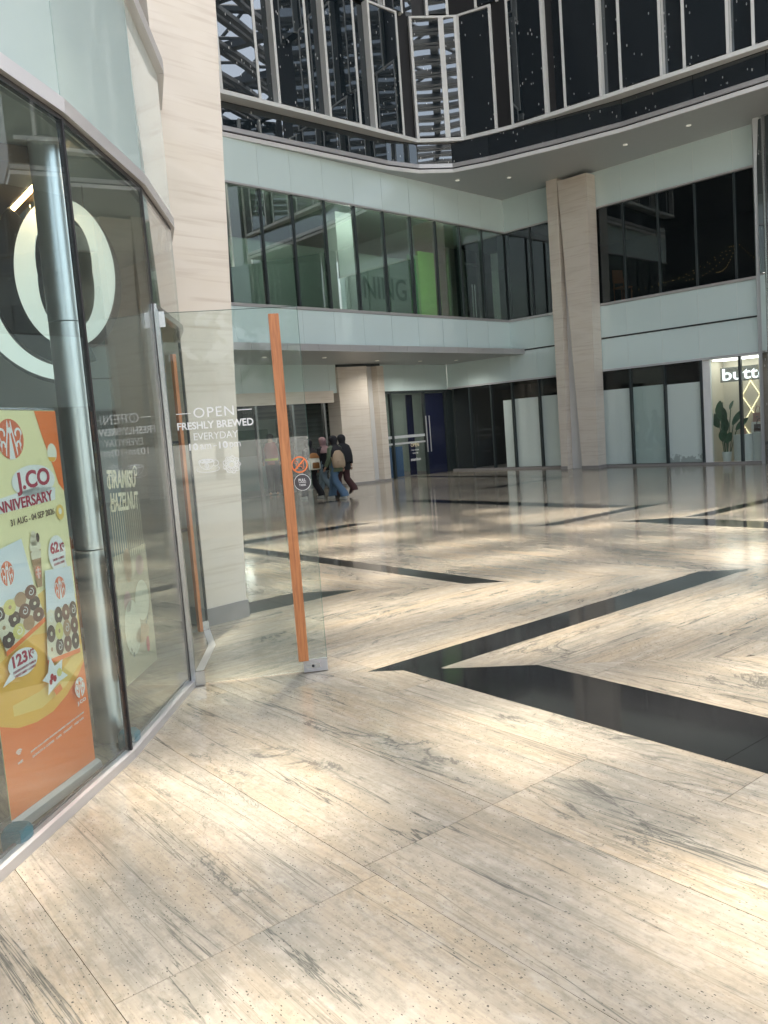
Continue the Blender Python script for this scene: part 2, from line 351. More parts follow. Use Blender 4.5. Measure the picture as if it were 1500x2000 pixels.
MT = dict(
    stone=floor_stone(), pillar=pillar_stone(), wood=wood(), stained=stained_board(), dglass=dark_glass(),
    granite=simple("black_granite", (0.014, 0.015, 0.016), 0.07, spec=0.4, var=0.5, vscale=60),
    grout=simple("grout", (0.25, 0.195, 0.135), 0.8, var=0.2, vscale=9),
    mint=simple("mint_back_painted_glass", (0.635, 0.765, 0.755), 0.12, spec=0.8, coat=0.8, var=0.025, vscale=0.8, bump=0.04),
    mintdark=simple("mint_joint", (0.80, 0.84, 0.82), 0.5),
    alu=simple("satin_aluminium", (0.52, 0.51, 0.51), 0.38, metal=0.55, var=0.03),
    alupale=simple("pale_grey_cladding", (0.64, 0.64, 0.63), 0.42, var=0.04),
    fin=simple("grey_fin_paint", (0.66, 0.675, 0.665), 0.45, var=0.05),
    soffit=simple("grey_soffit_panel", (0.47, 0.495, 0.505), 0.42, var=0.03),
    frame=simple("dark_grey_frame", (0.03, 0.04, 0.042), 0.35, var=0.1),
    gasket=simple("black_gasket", (0.012, 0.012, 0.014), 0.5),
    chrome=simple("polished_steel", (0.76, 0.76, 0.78), 0.30, metal=1.0, var=0.02),
    steel=simple("brushed_steel", (0.55, 0.55, 0.55), 0.25, metal=1.0, var=0.03),
    cafemint=simple("mint_fascia_glass", (0.49, 0.60, 0.595), 0.12, spec=0.8, coat=0.8, var=0.03, vscale=0.8, bump=0.04),
    clear=glass("clear_glass", (0.96, 0.985, 0.98), 0.02, haze=0.01, power=5.0),
    door=glass("door_glass", (0.92, 0.962, 0.95), 0.028, haze=0.03, hazecol=(.6, .66, .64)),
    cafe=glass("cafe_glass", (0.91, 0.965, 0.96), 0.065, haze=0.015, hazecol=(.6, .64, .62), power=4.4),
    window=glass("tinted_window_glass", (0.60, 0.70, 0.66), 0.17, power=3.5),
    windowb=glass("restaurant_window_glass", (0.55, 0.62, 0.60), 0.05, power=4.5, haze=.012, hazecol=(.28, .36, .42)),
    shopglass=glass("shop_glass", (0.88, 0.93, 0.92), 0.06),
    edge=simple("green_glass_edge", (0.05, 0.13, 0.11), 0.15),
    white=simple("white_paint", (0.74, 0.75, 0.74), 0.45, var=0.03),
    board=simple("white_board", (0.78, 0.81, 0.79), 0.55, var=0.05, vscale=2.0),
    sticker=simple("white_vinyl", (0.86, 0.87, 0.87), 0.5, emit=(1, 1, 1), estr=0.0),
    black=simple("black_paint", (0.012, 0.012, 0.013), 0.45),
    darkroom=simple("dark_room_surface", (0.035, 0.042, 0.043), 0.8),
    roomceil=simple("pale_green_ceiling", (0.50, 0.55, 0.51), 0.8),
    roomwall=simple("grey_green_wall", (0.26, 0.31, 0.28), 0.8),
    green=simple("bright_green_wall", (0.30, 0.78, 0.14), 0.6),
    greendk=simple("mid_green_wall", (0.12, 0.42, 0.12), 0.6),
    letterdk=simple("dark_green_lettering", (0.05, 0.11, 0.07), 0.5),
    navy=simple("navy_blue_panel", (0.008, 0.012, 0.05), 0.3),
    blue=simple("dull_blue_panel", (0.05, 0.11, 0.22), 0.4),
    plinth=simple("grey_plinth_stone", (0.27, 0.255, 0.245), 0.35, var=0.15),
    beige=simple("beige_shop_wall", (0.58, 0.54, 0.465), 0.7),
    sheet=simple("grey_floor_sheet", (0.20, 0.19, 0.18), 0.7),
    teal=simple("teal_foam", (0.015, 0.12, 0.16), 0.85, bump=0.5, vscale=60),
    sign=simple("pale_sign_acrylic", (0.80, 0.86, 0.82), 0.35, emit=(.86, 1.0, .93), estr=0.10),
    led=simple("warm_led", (1, .75, .45), 0.5, emit=(1.0, .66, .34), estr=9.0),
    lamp=simple("downlight_lens", (1, .95, .85), 0.5, emit=(1.0, .95, .84), estr=0.05),
    roomfill=simple("room_fill_glow", (1, 1, .95), 0.5, emit=(1.0, .97, .9), estr=9.0),
    signw=simple("white_lit_letter", (1, 1, 1), 0.5, emit=(.93, .97, 1.0), estr=0.35),
    goldled=simple("gold_lit_strip", (.9, .75, .4), 0.4, emit=(1.0, .86, .52), estr=0.35),
    shoplamp=simple("shop_light_panel", (1, 1, .95), 0.5, emit=(1.0, .96, .88), estr=1.0),
    fairy=simple("amber_fairy_light", (1, .6, .2), 0.5, emit=(1.0, .62, .25), estr=0.12),
    brown=simple("brown_beam_paint", (0.20, 0.14, 0.10), 0.5),
    latt=simple("dark_roof_steel", (0.085, 0.09, 0.095), 0.5),
    leaf=simple("dark_green_leaf", (0.012, 0.075, 0.03), 0.4, var=0.3),
    tree=simple("tree_leaf", (0.05, 0.11, 0.03), 0.6, var=0.4, vscale=2.0),
    bark=simple("bark", (0.12, 0.09, 0.07), 0.8),
    tan=simple("tan_leather", (0.36, 0.22, 0.11), 0.6, var=0.15),
    pinkish=simple("dusty_pink_bag", (0.45, 0.27, 0.24), 0.5),
    darkbag=simple("dark_brown_bag", (0.08, 0.05, 0.04), 0.45),
    orange=simple("orange_print", (0.86, 0.19, 0.035), 0.45, var=0.05, vscale=1.5),
    cream=simple("cream_print", (0.90, 0.83, 0.48), 0.45, var=0.05, vscale=1.2),
    amber=simple("amber_print", (0.86, 0.47, 0.075), 0.45, var=0.08, vscale=1.5),
    yellow=simple("yellow_print", (0.87, 0.60, 0.17), 0.45, var=0.06),
    crimson=simple("crimson_print", (0.42, 0.035, 0.07), 0.45),
    brownink=simple("brown_print", (0.13, 0.075, 0.06), 0.5),
    emblem=simple("emblem_orange", (0.74, 0.17, 0.075), 0.45),
    paper=simple("white_print", (0.84, 0.85, 0.84), 0.45),
    paleprint=simple("pale_cream_print", (0.86, 0.84, 0.70), 0.45),
    boxblue=simple("pale_box_print", (0.72, 0.78, 0.82), 0.45),
    choc=simple("chocolate_print", (0.06, 0.025, 0.018), 0.4, var=0.3, vscale=40),
    mocha=simple("mocha_print", (0.16, 0.06, 0.035), 0.4, var=0.3, vscale=40),
    vanilla=simple("vanilla_print", (0.78, 0.72, 0.55), 0.4, var=0.15, vscale=60),
    lemon=simple("lemon_print", (0.72, 0.64, 0.22), 0.4, var=0.2, vscale=60),
    coffee=simple("coffee_print", (0.40, 0.24, 0.13), 0.4, var=0.1),
    red=simple("red_print", (0.45, 0.02, 0.03), 0.4),
    posterfilm=simple("gold_film", (0.62, 0.50, 0.30), 0.5),
    goldtext=simple("gold_lettering", (0.92, 0.80, 0.55), 0.5),
    nopet=simple("orange_sticker", (0.85, 0.22, 0.06), 0.5),
    pull=simple("charcoal_sticker", (0.055, 0.052, 0.06), 0.5),
    skin=simple("skin", (0.42, 0.25, 0.17), 0.55), 
    hblack=simple("black_cloth", (0.010, 0.010, 0.013), 0.85), hmauve=simple("mauve_cloth", (0.22, 0.14, 0.14), 0.85),
    olive=simple("olive_cloth", (0.105, 0.14, 0.09), 0.85, var=0.15, vscale=12), jeans=simple("blue_denim", (0.075, 0.135, 0.21), 0.85, var=0.25, vscale=14),
    ljeans=simple("pale_denim", (0.15, 0.21, 0.25), 0.85, var=0.2, vscale=14), maroon=simple("maroon_cloth", (0.055, 0.022, 0.022), 0.85, var=0.2),
    shoe=simple("white_shoe", (0.62, 0.62, 0.56), 0.6), darkshoe=simple("dark_sole", (0.03, 0.025, 0.025), 0.6),
    bagtan=simple("beige_canvas", (0.36, 0.27, 0.18), 0.8, var=0.15), bagbrown=simple("caramel_plush", (0.27, 0.12, 0.035), 0.8, var=0.2, vscale=20),
    hivis=simple("yellow_reflective", (0.6, 0.6, 0.05), 0.5), vest=simple("dark_red_vest", (0.20, 0.02, 0.02), 0.8),
    chair=simple("orange_chair_wood", (0.40, 0.13, 0.05), 0.5),
)

# ------------------------------------------------------------------ the floor: chevron paving with black bands
T7 = R(-7.0)
FX = Vector((math.cos(T7), math.sin(T7), 0)); FY = Vector((-math.sin(T7), math.cos(T7), 0))
gm = MB(); gm.add([(-17, -6, -0.019), (27, -6, -0.019), (27, 33, -0.019), (-17, 33, -0.019)], [(0, 1, 2, 3)])
floor = tag(gm.build("plaza_floor", MT['grout']), kind='structure')
gm = MB(); gm.add([(-900, -900, -0.03), (900, -900, -0.03), (900, 900, -0.03), (-900, 900, -0.03)], [(0, 1, 2, 3)])
tag(gm.build("ground", simple("pale_concrete_paving", (0.40, 0.39, 0.36), 0.75, var=0.12, vscale=0.7)), kind='structure')

def clip(poly, n, c):
    """keep the side where p.n <= c"""
    out = []
    for i in range(len(poly)):
        a, b = poly[i], poly[(i + 1) % len(poly)]
        da, db = a[0] * n[0] + a[1] * n[1] - c, b[0] * n[0] + b[1] * n[1] - c
        if da <= 0: out.append(a)
        if (da < 0 < db) or (db < 0 < da):
            k = da / (da - db); out.append((a[0] + (b[0] - a[0]) * k, a[1] + (b[1] - a[1]) * k))
    return out

# rows between mitre lines (floor frame y) and strip direction
ROWS = [(-3.0, 5.49, -1), (5.49, 8.42, 1), (8.42, 12.65, -1), (12.65, 14.55, 1), (14.55, 18.4, -1), (18.4, 20.3, 1), (20.3, 22.4, 1), (22.4, 27.0, -1), (27.0, 31.0, 1)]
BANDS = {0: [(3.44, 4.08)], 1: [(-4.50, -4.16), (-7.42, -6.92), (0.9, 1.3)], 2: [(5.78, 6.07), (10.32, 10.9), (14.6, 15.0)],
         3: [(-8.44, -8.17), (-6.89, -6.62), (-12.0, -11.62), (-2.4, -2.0)], 4: [(11.62, 12.12), (17.5, 17.9)], 5: [(-16.55, -16.2), (-7.0, -6.7)],
         6: [(-14.5, -14.05), (-9.4, -9.0)], 7: [(17.32, 17.72), (24, 24.5)], 8: []}
FIXED = {0: [0.02, 0.71, 1.71, 2.41, 3.06, 3.44]}
CROSS0 = {(0.71, 1.71): [-2.40, -0.2, -4.6], (1.71, 2.41): [-2.48, -0.1, -4.9], (2.41, 3.06): [-2.48, -0.3, -4.6], (3.06, 3.44): [-1.8, -4.0, 0.4], (0.02, 0.71): [-1.3, -3.6]}
r2 = math.sqrt(0.5)
slabs = []      # (polygon in strip coords, sign, is_black)
rs = random.Random(11)
XMIN, XMAX = -15.0, 24.0
for ri, (y0, y1, sg) in enumerate(ROWS):
    # strip coords: along u, across v ; sign -1: u=(x-y)r2, v=(x+y)r2 ; sign +1: u=(x+y)r2, v=(x-y)r2
    def uv(x, y): return ((x - y) * r2, (x + y) * r2) if sg < 0 else ((x + y) * r2, (x - y) * r2)
    def xy(u, v): return ((u + v) * r2, (v - u) * r2) if sg < 0 else ((u + v) * r2, (u - v) * r2)
    cs = [uv(x, y) for x in (XMIN, XMAX) for y in (y0, y1)]
    v0, v1 = min(c[1] for c in cs), max(c[1] for c in cs)
    marks = sorted(set([b for bb in BANDS[ri] for b in bb] + FIXED.get(ri, [])))
    bset = {tuple(b) for b in BANDS[ri]}
    edges = []
    def fill(a, b):
        w = b - a
        if w <= 0: return []
        k = max(1, round(w / 0.76)); out = []; ws = [rs.choice((0.9, 1.0, 1.0, 1.25)) for _ in range(k)]; s_ = sum(ws); q = a
        for w_ in ws: out.append((q, q + w * w_ / s_)); q += w * w_ / s_
        return out
    prev = v0; strips = []
    i = 0
    for a, b in zip([v0] + marks, marks + [v1]):
        if (a, b) in bset: strips.append((a, b, True))
        elif ri == 0 and a in FIXED[0] and b in FIXED[0]: strips.append((a, b, False))
        else: strips += [(p_, q_, False) for p_, q_ in fill(a, b)]
    for a, b, blk in strips:
        vc = (a + b) / 2
        # u range of this strip inside the row
        us = [u for u in [uv(x, y)[0] for x in (XMIN, XMAX) for y in (y0, y1)]]
        if sg < 0: ulo, uhi = b - 2 * y1 / math.sqrt(2), b - 2 * y0 / math.sqrt(2); ulo, uhi = vc - math.sqrt(2) * y1 - 1, vc - math.sqrt(2) * y0 + 1
        else: ulo, uhi = vc + math.sqrt(2) * y0 - 1, vc + math.sqrt(2) * y1 + 1
        cuts = None
        if ri == 0:
            for kk, cc in CROSS0.items():
                if abs(kk[0] - a) < 1e-6 and abs(kk[1] - b) < 1e-6: cuts = sorted(cc)
            if blk: cuts = [-6.0, -2.0, 1.8]
        if cuts is None:
            cuts = []; u = ulo + rs.uniform(0.5, 2.4)
            while u < uhi: cuts.append(u); u += rs.uniform(2.6, 3.6) if blk else rs.uniform(1.7, 2.8)
        else:
            u = cuts[0]
            while u > ulo: u -= rs.uniform(1.9, 2.6); cuts.insert(0, u)
            u = cuts[-1]
            while u < uhi: u += rs.uniform(1.9, 2.6); cuts.append(u)
        g = 0.0012
        for ua, ub in zip([ulo] + cuts, cuts + [uhi]):
            poly = [xy(ua + g, a + g), xy(ub - g, a + g), xy(ub - g, b - g), xy(ua + g, b - g)]
            gm_ = 0.0 if blk else 0.0012
            poly = clip(poly, (0, 1), y1 - gm_) if poly else poly
            poly = clip(poly, (0, -1), -(y0 + gm_)) if poly else poly
            poly = clip(poly, (1, 0), XMAX) if poly else poly
            poly = clip(poly, (-1, 0), -XMIN) if poly else poly
            if len(poly) >= 3:
                ar = abs(sum(poly[k][0] * poly[(k + 1) % len(poly)][1] - poly[(k + 1) % len(poly)][0] * poly[k][1] for k in range(len(poly)))) / 2
                if ar > 0.004: slabs.append((poly, sg, blk, ar))
Minv = M.inverted()
def shown(poly, ar):
    cx = sum(p[0] for p in poly) / len(poly); cy = sum(p[1] for p in poly) / len(poly)
    best = 0
    for q in [(cx, cy)] + poly:
        w = FX * q[0] + FY * q[1]; c = Minv @ w
        if c.z < -0.8:
            px, py = -c.x / c.z * 1620, c.y / -c.z * 1620
            if abs(px) < 800 and -1030 < py < 120: best = max(best, ar * 1620 ** 2 * EYE / (-c.z) ** 3)
    return best
order = sorted(range(len(slabs)), key=lambda k: -shown(slabs[k][0], slabs[k][3]))
stone_n = [k for k in order if not slabs[k][2]][:290]; black_n = [k for k in order if slabs[k][2]][:60]
single = set(k for k in stone_n + black_n if shown(slabs[k][0], slabs[k][3]) > 60)
rest = {}
for k, (poly, sg, blk, ar) in enumerate(slabs):
    ang = T7 + (R(-45) if sg < 0 else R(45))
    cx = sum(p[0] for p in poly) / len(poly); cy = sum(p[1] for p in poly) / len(poly)
    ca, sa = math.cos(-(ang - T7)), math.sin(-(ang - T7))
    lp = lambda ox, oy: [((p[0] - ox) * ca - (p[1] - oy) * sa, (p[0] - ox) * sa + (p[1] - oy) * ca) for p in poly]
    dz = rs.uniform(-0.0006, 0.0)
    if k in single:
        nm = "granite_slab" if blk else "stone_slab"
        mb = MB().prism(lp(cx, cy), -0.02, dz)
        w = FX * cx + FY * cy
        link(nm, mb.mesh(nm), MT['granite'] if blk else MT['stone'], floor, (w.x, w.y, 0), ang)
    else:
        rest.setdefault((sg, blk), MB()).prism(lp(0, 0), -0.02, dz)
for (sg, blk), mb in rest.items():
    ang = T7 + (R(-45) if sg < 0 else R(45))
    tag(link("granite_paving" if blk else "stone_paving", mb.mesh("paving"), MT['granite'] if blk else MT['stone'], floor, (0, 0, 0), ang), kind='stuff')

# ------------------------------------------------------------------ the mall building (own frame: x along facade A, y along facade B)
def E(a, b, z=0.0): return Vector(((a - b) * r2, (a + b) * r2, z))
B0 = (22.1, 15.83)
mall = thing("mall_building", "grey mall building with mint glass bands and dark glass upper storeys behind the plaza", "building", E(*B0), R(45))
def mbx(a0, a1, b0, b1, z0, z1, mb=None):
    return (mb or MB()).box(a0 - B0[0], a1 - B0[0], b0 - B0[1], b1 - B0[1], z0, z1)
def L2(p): return (p[0] - B0[0], p[1] - B0[1])
def fpanelA(name, mt, a0, a1, y, z0, z1, t=0.006, g=0.004, parent=None):
    w, h = a1 - a0 - 2 * g, z1 - z0 - 2 * g
    return piece(name, (w, h, t, 'A'), lambda mb: mb.box(0, w, 0, t, 0, h), mt, parent or mall, (a0 + g - B0[0], y - B0[1], z0 + g))
def fpanelB(name, mt, b0, b1, x, z0, z1, t=0.006, g=0.004, parent=None):
    w, h = b1 - b0 - 2 * g, z1 - z0 - 2 * g
    return piece(name, (w, h, t, 'B'), lambda mb: mb.box(0, t, 0, w, 0, h), mt, parent or mall, (x - B0[0], b0 + g - B0[1], z0 + g))

GA = [6.2 + 1.055 * k for k in range(16)]           # module lines along A
GA = [g for g in GA if g < 21.9] + [22.1]
GA = [5.2, 6.25, 7.3, 8.35, 9.4, 10.45, 11.5, 12.54, 13.51, 14.55, 15.6, 16.66, 17.74, 18.8, 19.89, 20.95, 22.1]
GB = [8.17, 8.67, 9.70, 10.74, 11.77, 12.81, 13.84, 14.88, 15.83]
GBL = [8.17, 8.67, 9.70, 10.74, 11.77, 12.81, 13.84, 14.88, 15.90, 16.75, 17.65, 18.55]
AY, BX = 15.83, 22.1
ZG, ZM, ZC, ZW0, ZW1, ZS = 2.80, 3.75, 3.62, 4.73, 7.42, 8.45
# facade A: upper spandrel, windows, lower band
for a0, a1 in zip(GA, GA[1:]):
    fpanelA("spandrel_panel", MT['mint'], a0, a1, AY, ZW1 + 0.05, ZS)
    fpanelA("glass_pane", MT['window'], a0, a1, AY + 0.03, ZW0 + 0.03, ZW1, t=0.012, g=0.012)
    fpanelA("band_panel", MT['mint'], a0, a1, AY - 0.02, ZM + 0.10, ZW0 - 0.05)
for a in GA[:-1]:
    piece("mullion", (ZW0, 'A'), lambda mb: mb.box(-0.025, 0.025, -0.03, 0.09, 0, ZW1 - ZW0), MT['frame'], mall, (a - B0[0], AY + 0.03 - B0[1], ZW0))
mbx(GA[0], BX, AY - 0.04, AY + 0.06, ZW0 - 0.045, ZW0 + 0.02).build("window_sill", MT['alu'], mall)
mbx(GA[0], BX, AY - 0.03, AY + 0.06, ZW1, ZW1 + 0.045).build("window_head", MT['alu'], mall)
mbx(GA[0], BX, AY - 0.012, AY + 0.2, ZM, ZW0 - 0.05).build("band_wall", MT['mintdark'], mall)
mbx(GA[0], BX, AY + 0.008, AY + 0.2, ZW1 + 0.05, ZS + 0.4).build("spandrel_wall", MT['mintdark'], mall)
# canopy below the band
for a0, a1 in zip(GA[::1], GA[1::1]):
    fpanelA("canopy_edge_panel", MT['alu'], a0, a1, 15.30, ZC, ZC + 0.17, t=0.04, g=0.003)
mbx(GA[0], BX, 15.345, 18.55, ZC + 0.02, ZC + 0.10).build("canopy_soffit", MT['soffit'], mall)
mbx(GA[0], BX, 15.345, 15.80, ZC + 0.11, ZC + 0.17).build("canopy_top", MT['alu'], mall)
# facade B: upper spandrel, windows, two mint bands, shopfront
for b0, b1 in zip(GB, GB[1:]):
    fpanelB("spandrel_panel", MT['mint'], b0, b1, BX, ZW1 + 0.05, ZS)
    fpanelB("glass_pane", MT['windowb'], b0, b1, BX + 0.03, ZW0 + 0.03, ZW1, t=0.012, g=0.012)
for b0, b1 in zip(GB, GB[1:]):
    fpanelB("band_panel", MT['mint'], b0, b1, BX, ZM + 0.025, ZW0 - 0.05)
for b0, b1 in zip(GBL, GBL[1:]):
    fpanelB("fascia_panel", MT['mint'], b0, b1, BX, ZG + 0.06, ZM - 0.025)
for b in GB[1:-1]:
    piece("mullion", (ZW0, 'B'), lambda mb: mb.box(-0.03, 0.09, -0.025, 0.025, 0, ZW1 - ZW0), MT['frame'], mall, (BX + 0.03 - B0[0], b - B0[1], ZW0))
for b in GBL[1:-1]:
    piece("shopfront_mullion", (ZG, 'B'), lambda mb: mb.box(-0.03, 0.08, -0.03, 0.03, 0, ZG), MT['frame'], mall, (BX + 0.03 - B0[0], b - B0[1], 0))
mbx(BX - 0.04, BX + 0.06, 8.17, AY, ZW0 - 0.045, ZW0 + 0.02).build("window_sill", MT['alu'], mall)
mbx(BX - 0.03, BX + 0.06, 8.17, AY, ZW1, ZW1 + 0.045).build("window_head", MT['alu'], mall)
mbx(BX - 0.012, BX + 0.04, 8.17, 18.55, ZM - 0.022, ZM + 0.022).build("shadow_groove", MT['frame'], mall)
mbx(BX - 0.035, BX + 0.06, 8.17, 18.55, ZG, ZG + 0.055).build("shopfront_head", MT['soffit'], mall)
mbx(BX - 0.02, BX + 0.10, 8.17, 18.55, 0.0, 0.06).build("shopfront_base", MT['plinth'], mall)
mbx(BX + 0.008, BX + 0.2, 8.17, 18.55, ZG + 0.06, ZW0 - 0.05).build("band_wall", MT['mintdark'], mall)
mbx(BX + 0.008, BX + 0.2, 8.17, AY, ZW1 + 0.05, ZS + 0.4).build("spandrel_wall", MT['mintdark'], mall)
for b0, b1 in zip(GBL, GBL[1:]):
    fpanelB("shopfront_pane", MT['shopglass'] if b0 < 9.6 else MT['clear'], b0, b1, BX + 0.045, 0.06, ZG, t=0.012, g=0.02)
# white hoarding boards behind the shopfront glass
for k, (b0, b1) in enumerate(zip(GBL, GBL[1:])):
    if 9.6 < b0 < 16.6 or 0:
        last = b0 < 10
        fpanelB("hoarding_board", MT['stained'] if last else MT['board'], b0, b1 if b0 < 15.8 else b0 + 0.45, BX + 0.11, 0.06, 2.28 - 0.012 * (k % 3), t=0.02, g=0.012)
# right end: folded return of the facade and the next wing beside it
rt_ = MB(); rt_.extr([(BX - B0[0] - 0.05, 8.16 - B0[1], 0.0), (BX - B0[0] - 0.05, 8.16 - B0[1], ZS), (BX - B0[0] - 0.40, 8.00 - B0[1], ZS), (BX - B0[0] - 0.18, 8.10 - B0[1], 4.2), (BX - B0[0] - 0.15, 8.11 - B0[1], 0.0)], (0.05, -0.14, 0)).build("end_trim", MT['soffit'], mall)
for z0, z1, mm in ((0.0, 2.8, 'window'), (2.85, 4.7, 'alu'), (4.75, 8.4, 'window')):
    MB().wall(L2((BX - 0.30, 7.95)), L2((BX - 2.4, 3.6)), z0, z1, 0.05).build("return_panel", MT['mint' if mm == 'alu' else 'dglass'], mall)
MB().wall(L2((BX - 0.15, 7.80)), L2((BX - 2.25, 3.45)), 0, ZS, 0.05).build("return_wall", MT['darkroom'], mall)
MB().tube([(BX - 0.34 - B0[0], 7.72 - B0[1], 0), (BX - 0.34 - B0[0], 7.72 - B0[1], ZS)], 0.11, 14).build("return_post", MT['steel'], mall, True)
# ground floor facade under the canopy
GY = 18.55
mbx(5.2, BX, GY + 0.008, GY + 0.15, ZG, ZC + 0.03).build("header_wall", MT['mintdark'], mall)
for a0, a1 in zip(GA, GA[1:]):
    fpanelA("header_panel", MT['mint'], a0, a1, GY, ZG, ZC + 0.02)
mbx(10.5, 16.7, GY - 0.12, GY - 0.003, 2.52, 2.86).build("entrance_lintel", MT['pillar'], mall)
for a in (12.6, 13.9, 15.2, 16.4):
    mbx(a - .035, a + .035, GY + 0.0, GY + 0.1, 0, 2.52 if a < 16 else 2.8).build("entrance_mullion", MT['steel'], mall)
for a0, a1 in ((11.2, 12.6), (12.6, 13.9), (13.9, 15.2), (15.2, 16.4)):
    fpanelA("entrance_pane", MT['clear'], a0, a1, GY + 0.05, 0.02, 2.52, t=0.012, g=0.04)
for a in (19.25, 20.85, 21.95):
    mbx(a - .04, a + .04, GY + 0.0, GY + 0.1, 0, 2.8).build("entrance_mullion", MT['frame'], mall)
mbx(18.7, BX, GY + 0.0, GY + 0.1, 2.72, 2.8).build("entrance_head", MT['frame'], mall)
for a0, a1 in ((18.2, 19.25), (19.25, 20.85), (20.85, 21.95)):
    fpanelA("entrance_pane", MT['clear'], a0, a1, GY + 0.05, 0.02, 2.72, t=0.012, g=0.045)
for z, h in ((1.28, .09), (1.08, .06)):
    mbx(18.3, 20.8, GY + 0.035, GY + 0.045, z, z + h).build("manifestation_strip", MT['soffit'], mall)
for a in (20.78, 20.95):
    MB().tube([(a - B0[0], GY - 0.07 - B0[1], 0.75), (a - B0[0], GY - 0.07 - B0[1], 1.95)], 0.018, 8).build("door_handle", MT['chrome'], mall, True)
# rooms behind the glass
def room(a0, a1, b0, b1, z0, z1, wall, ceil, fl, skip=()):
    t = 0.1
    if 'ceil' not in skip: mbx(a0, a1, b0, b1, z1, z1 + t).build("room_ceiling", ceil, mall)
    mbx(a0, a1, b0, b1, z0 - t, z0).build("room_floor", fl, mall)
    if 'back_b' not in skip: mbx(a0, a1, b1, b1 + t, z0, z1).build("room_wall", wall, mall)
    if 'back_a' not in skip: mbx(a1, a1 + t, b0, b1, z0, z1).build("room_wall", wall, mall)
    if 'left' not in skip: mbx(a0 - t, a0, b0, b1, z0, z1).build("room_wall", wall, mall)
    if 'front' not in skip: mbx(a0, a1, b0 - t, b0, z0, z1).build("room_wall", wall, mall)
# learning centre room upstairs: behind facade A
room(5.2, 26.5, AY + 0.25, 20.6, ZW0 - 0.02, 7.62, MT['roomwall'], MT['roomceil'], MT['sheet'], skip=('front',))
# upstairs dark restaurant behind facade B
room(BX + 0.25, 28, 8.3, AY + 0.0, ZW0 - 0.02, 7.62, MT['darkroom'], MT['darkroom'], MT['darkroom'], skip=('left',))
# ground floor rooms
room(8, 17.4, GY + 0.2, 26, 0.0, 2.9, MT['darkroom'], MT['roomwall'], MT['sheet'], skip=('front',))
room(17.5, 22.3, GY + 0.2, 24, 0.0, 2.9, MT['roomwall'], MT['roomceil'], MT['sheet'], skip=('front',))
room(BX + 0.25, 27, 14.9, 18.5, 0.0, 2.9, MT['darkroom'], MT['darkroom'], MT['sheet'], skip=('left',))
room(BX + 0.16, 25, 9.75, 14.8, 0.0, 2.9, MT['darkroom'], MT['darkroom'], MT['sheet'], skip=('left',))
room(BX + 0.12, 23.35, 7.9, 9.62, 0.0, 2.79, MT['beige'], MT['white'], MT['beige'], skip=('left',))
mbx(BX + 0.03, BX + 0.13, 9.46, 9.66, 0.06, 2.8).build("shop_pier", MT['white'], mall)
# green feature wall, white column and doors in the learning centre
mbx(20.42, 20.86, 18.4, 18.5, ZW0, 7.15).build("feature_wall", MT['greendk'], mall)
mbx(20.865, 21.9, 18.4, 18.5, ZW0, 7.3).build("feature_wall", MT['green'], mall)
mbx(11.0, 20.415, 18.4, 18.5, ZW0, 6.95).build("feature_wall", MT['roomwall'], mall)
mbx(15.95, 16.72, 16.95, 17.5, ZW0, 7.61).build("room_column", MT['white'], mall)
mbx(21.95, 26.0, 18.1, 18.2, ZW0, 7.45).build("glazed_partition", MT['frame'], mall)
for a in (21.98, 22.75, 23.6, 24.6): mbx(a - .05, a + .05, 18.02, 18.095, ZW0, 7.45).build("partition_frame", MT['alu'], mall)
mbx(22.8, 23.55, 18.03, 18.09, 6.95, 7.03).build("partition_frame", MT['alu'], mall)
for a in (23.08, 23.22): MB().tube([(a - B0[0], 17.98 - B0[1], 5.2), (a - B0[0], 17.98 - B0[1], 6.3)], 0.018, 8).build("door_handle", MT['chrome'], mall, True)
mbx(23.3, 23.9, 16.9, 17.3, ZW0, 7.2).build("mirrored_column", MT['alupale'], mall)  # column and red plate stand in for a shape reflected in the windows
mbx(23.45, 23.75, 16.87, 16.895, 6.05, 6.3).build("mirrored_plate", MT['red'], mall)
link("wall_lettering", fit_text("NING", 1.92, .68, bold=0.012), MT['letterdk'], mall, (19.2 - B0[0], 18.37 - B0[1], 5.98), rot=(R(90), 0, 0))
mbx(-14, 7.9, 18.6, 18.8, 0, 8.4).build("occluder_wall", MT['soffit'], mall)  # unseen wall added to block bright sky and ground in the shopfront reflections
# glow panels added to brighten the rooms, upstairs row hidden behind the window head
for a, b, z, sx, sy in ((8, 16.15, 7.60, 2.6, .08), (11, 16.15, 7.60, 2.6, .08), (14, 16.15, 7.60, 2.6, .08), (17, 16.15, 7.60, 2.6, .08), (19.9, 16.15, 7.60, 2.6, .08), (19.2, 20.6, 2.89, .5, .12), (21.0, 21.4, 2.89, .5, .12), (20, 22.6, 2.89, .8, .12), (14, 20.5, 2.89, .2, .2), (16, 22.5, 2.89, .2, .2)):
    mbx(a - sx / 2, a + sx / 2, b - sy / 2, b + sy / 2, z - 0.03, z).build("indoor_glow_panel", MT['roomfill'], mall)
for b in (8.5, 9.2):
    mbx(22.4, 23.2, b - .3, b + .3, 2.76, 2.79).build("indoor_glow_panel", MT['shoplamp'], mall)
mbx(22.06, 22.34, 15.87, 16.10, ZW0, ZW1).build("corner_post", MT['frame'], mall)
mbx(22.06, 22.34, 18.585, 18.80, 0, ZG).build("corner_post", MT['frame'], mall)
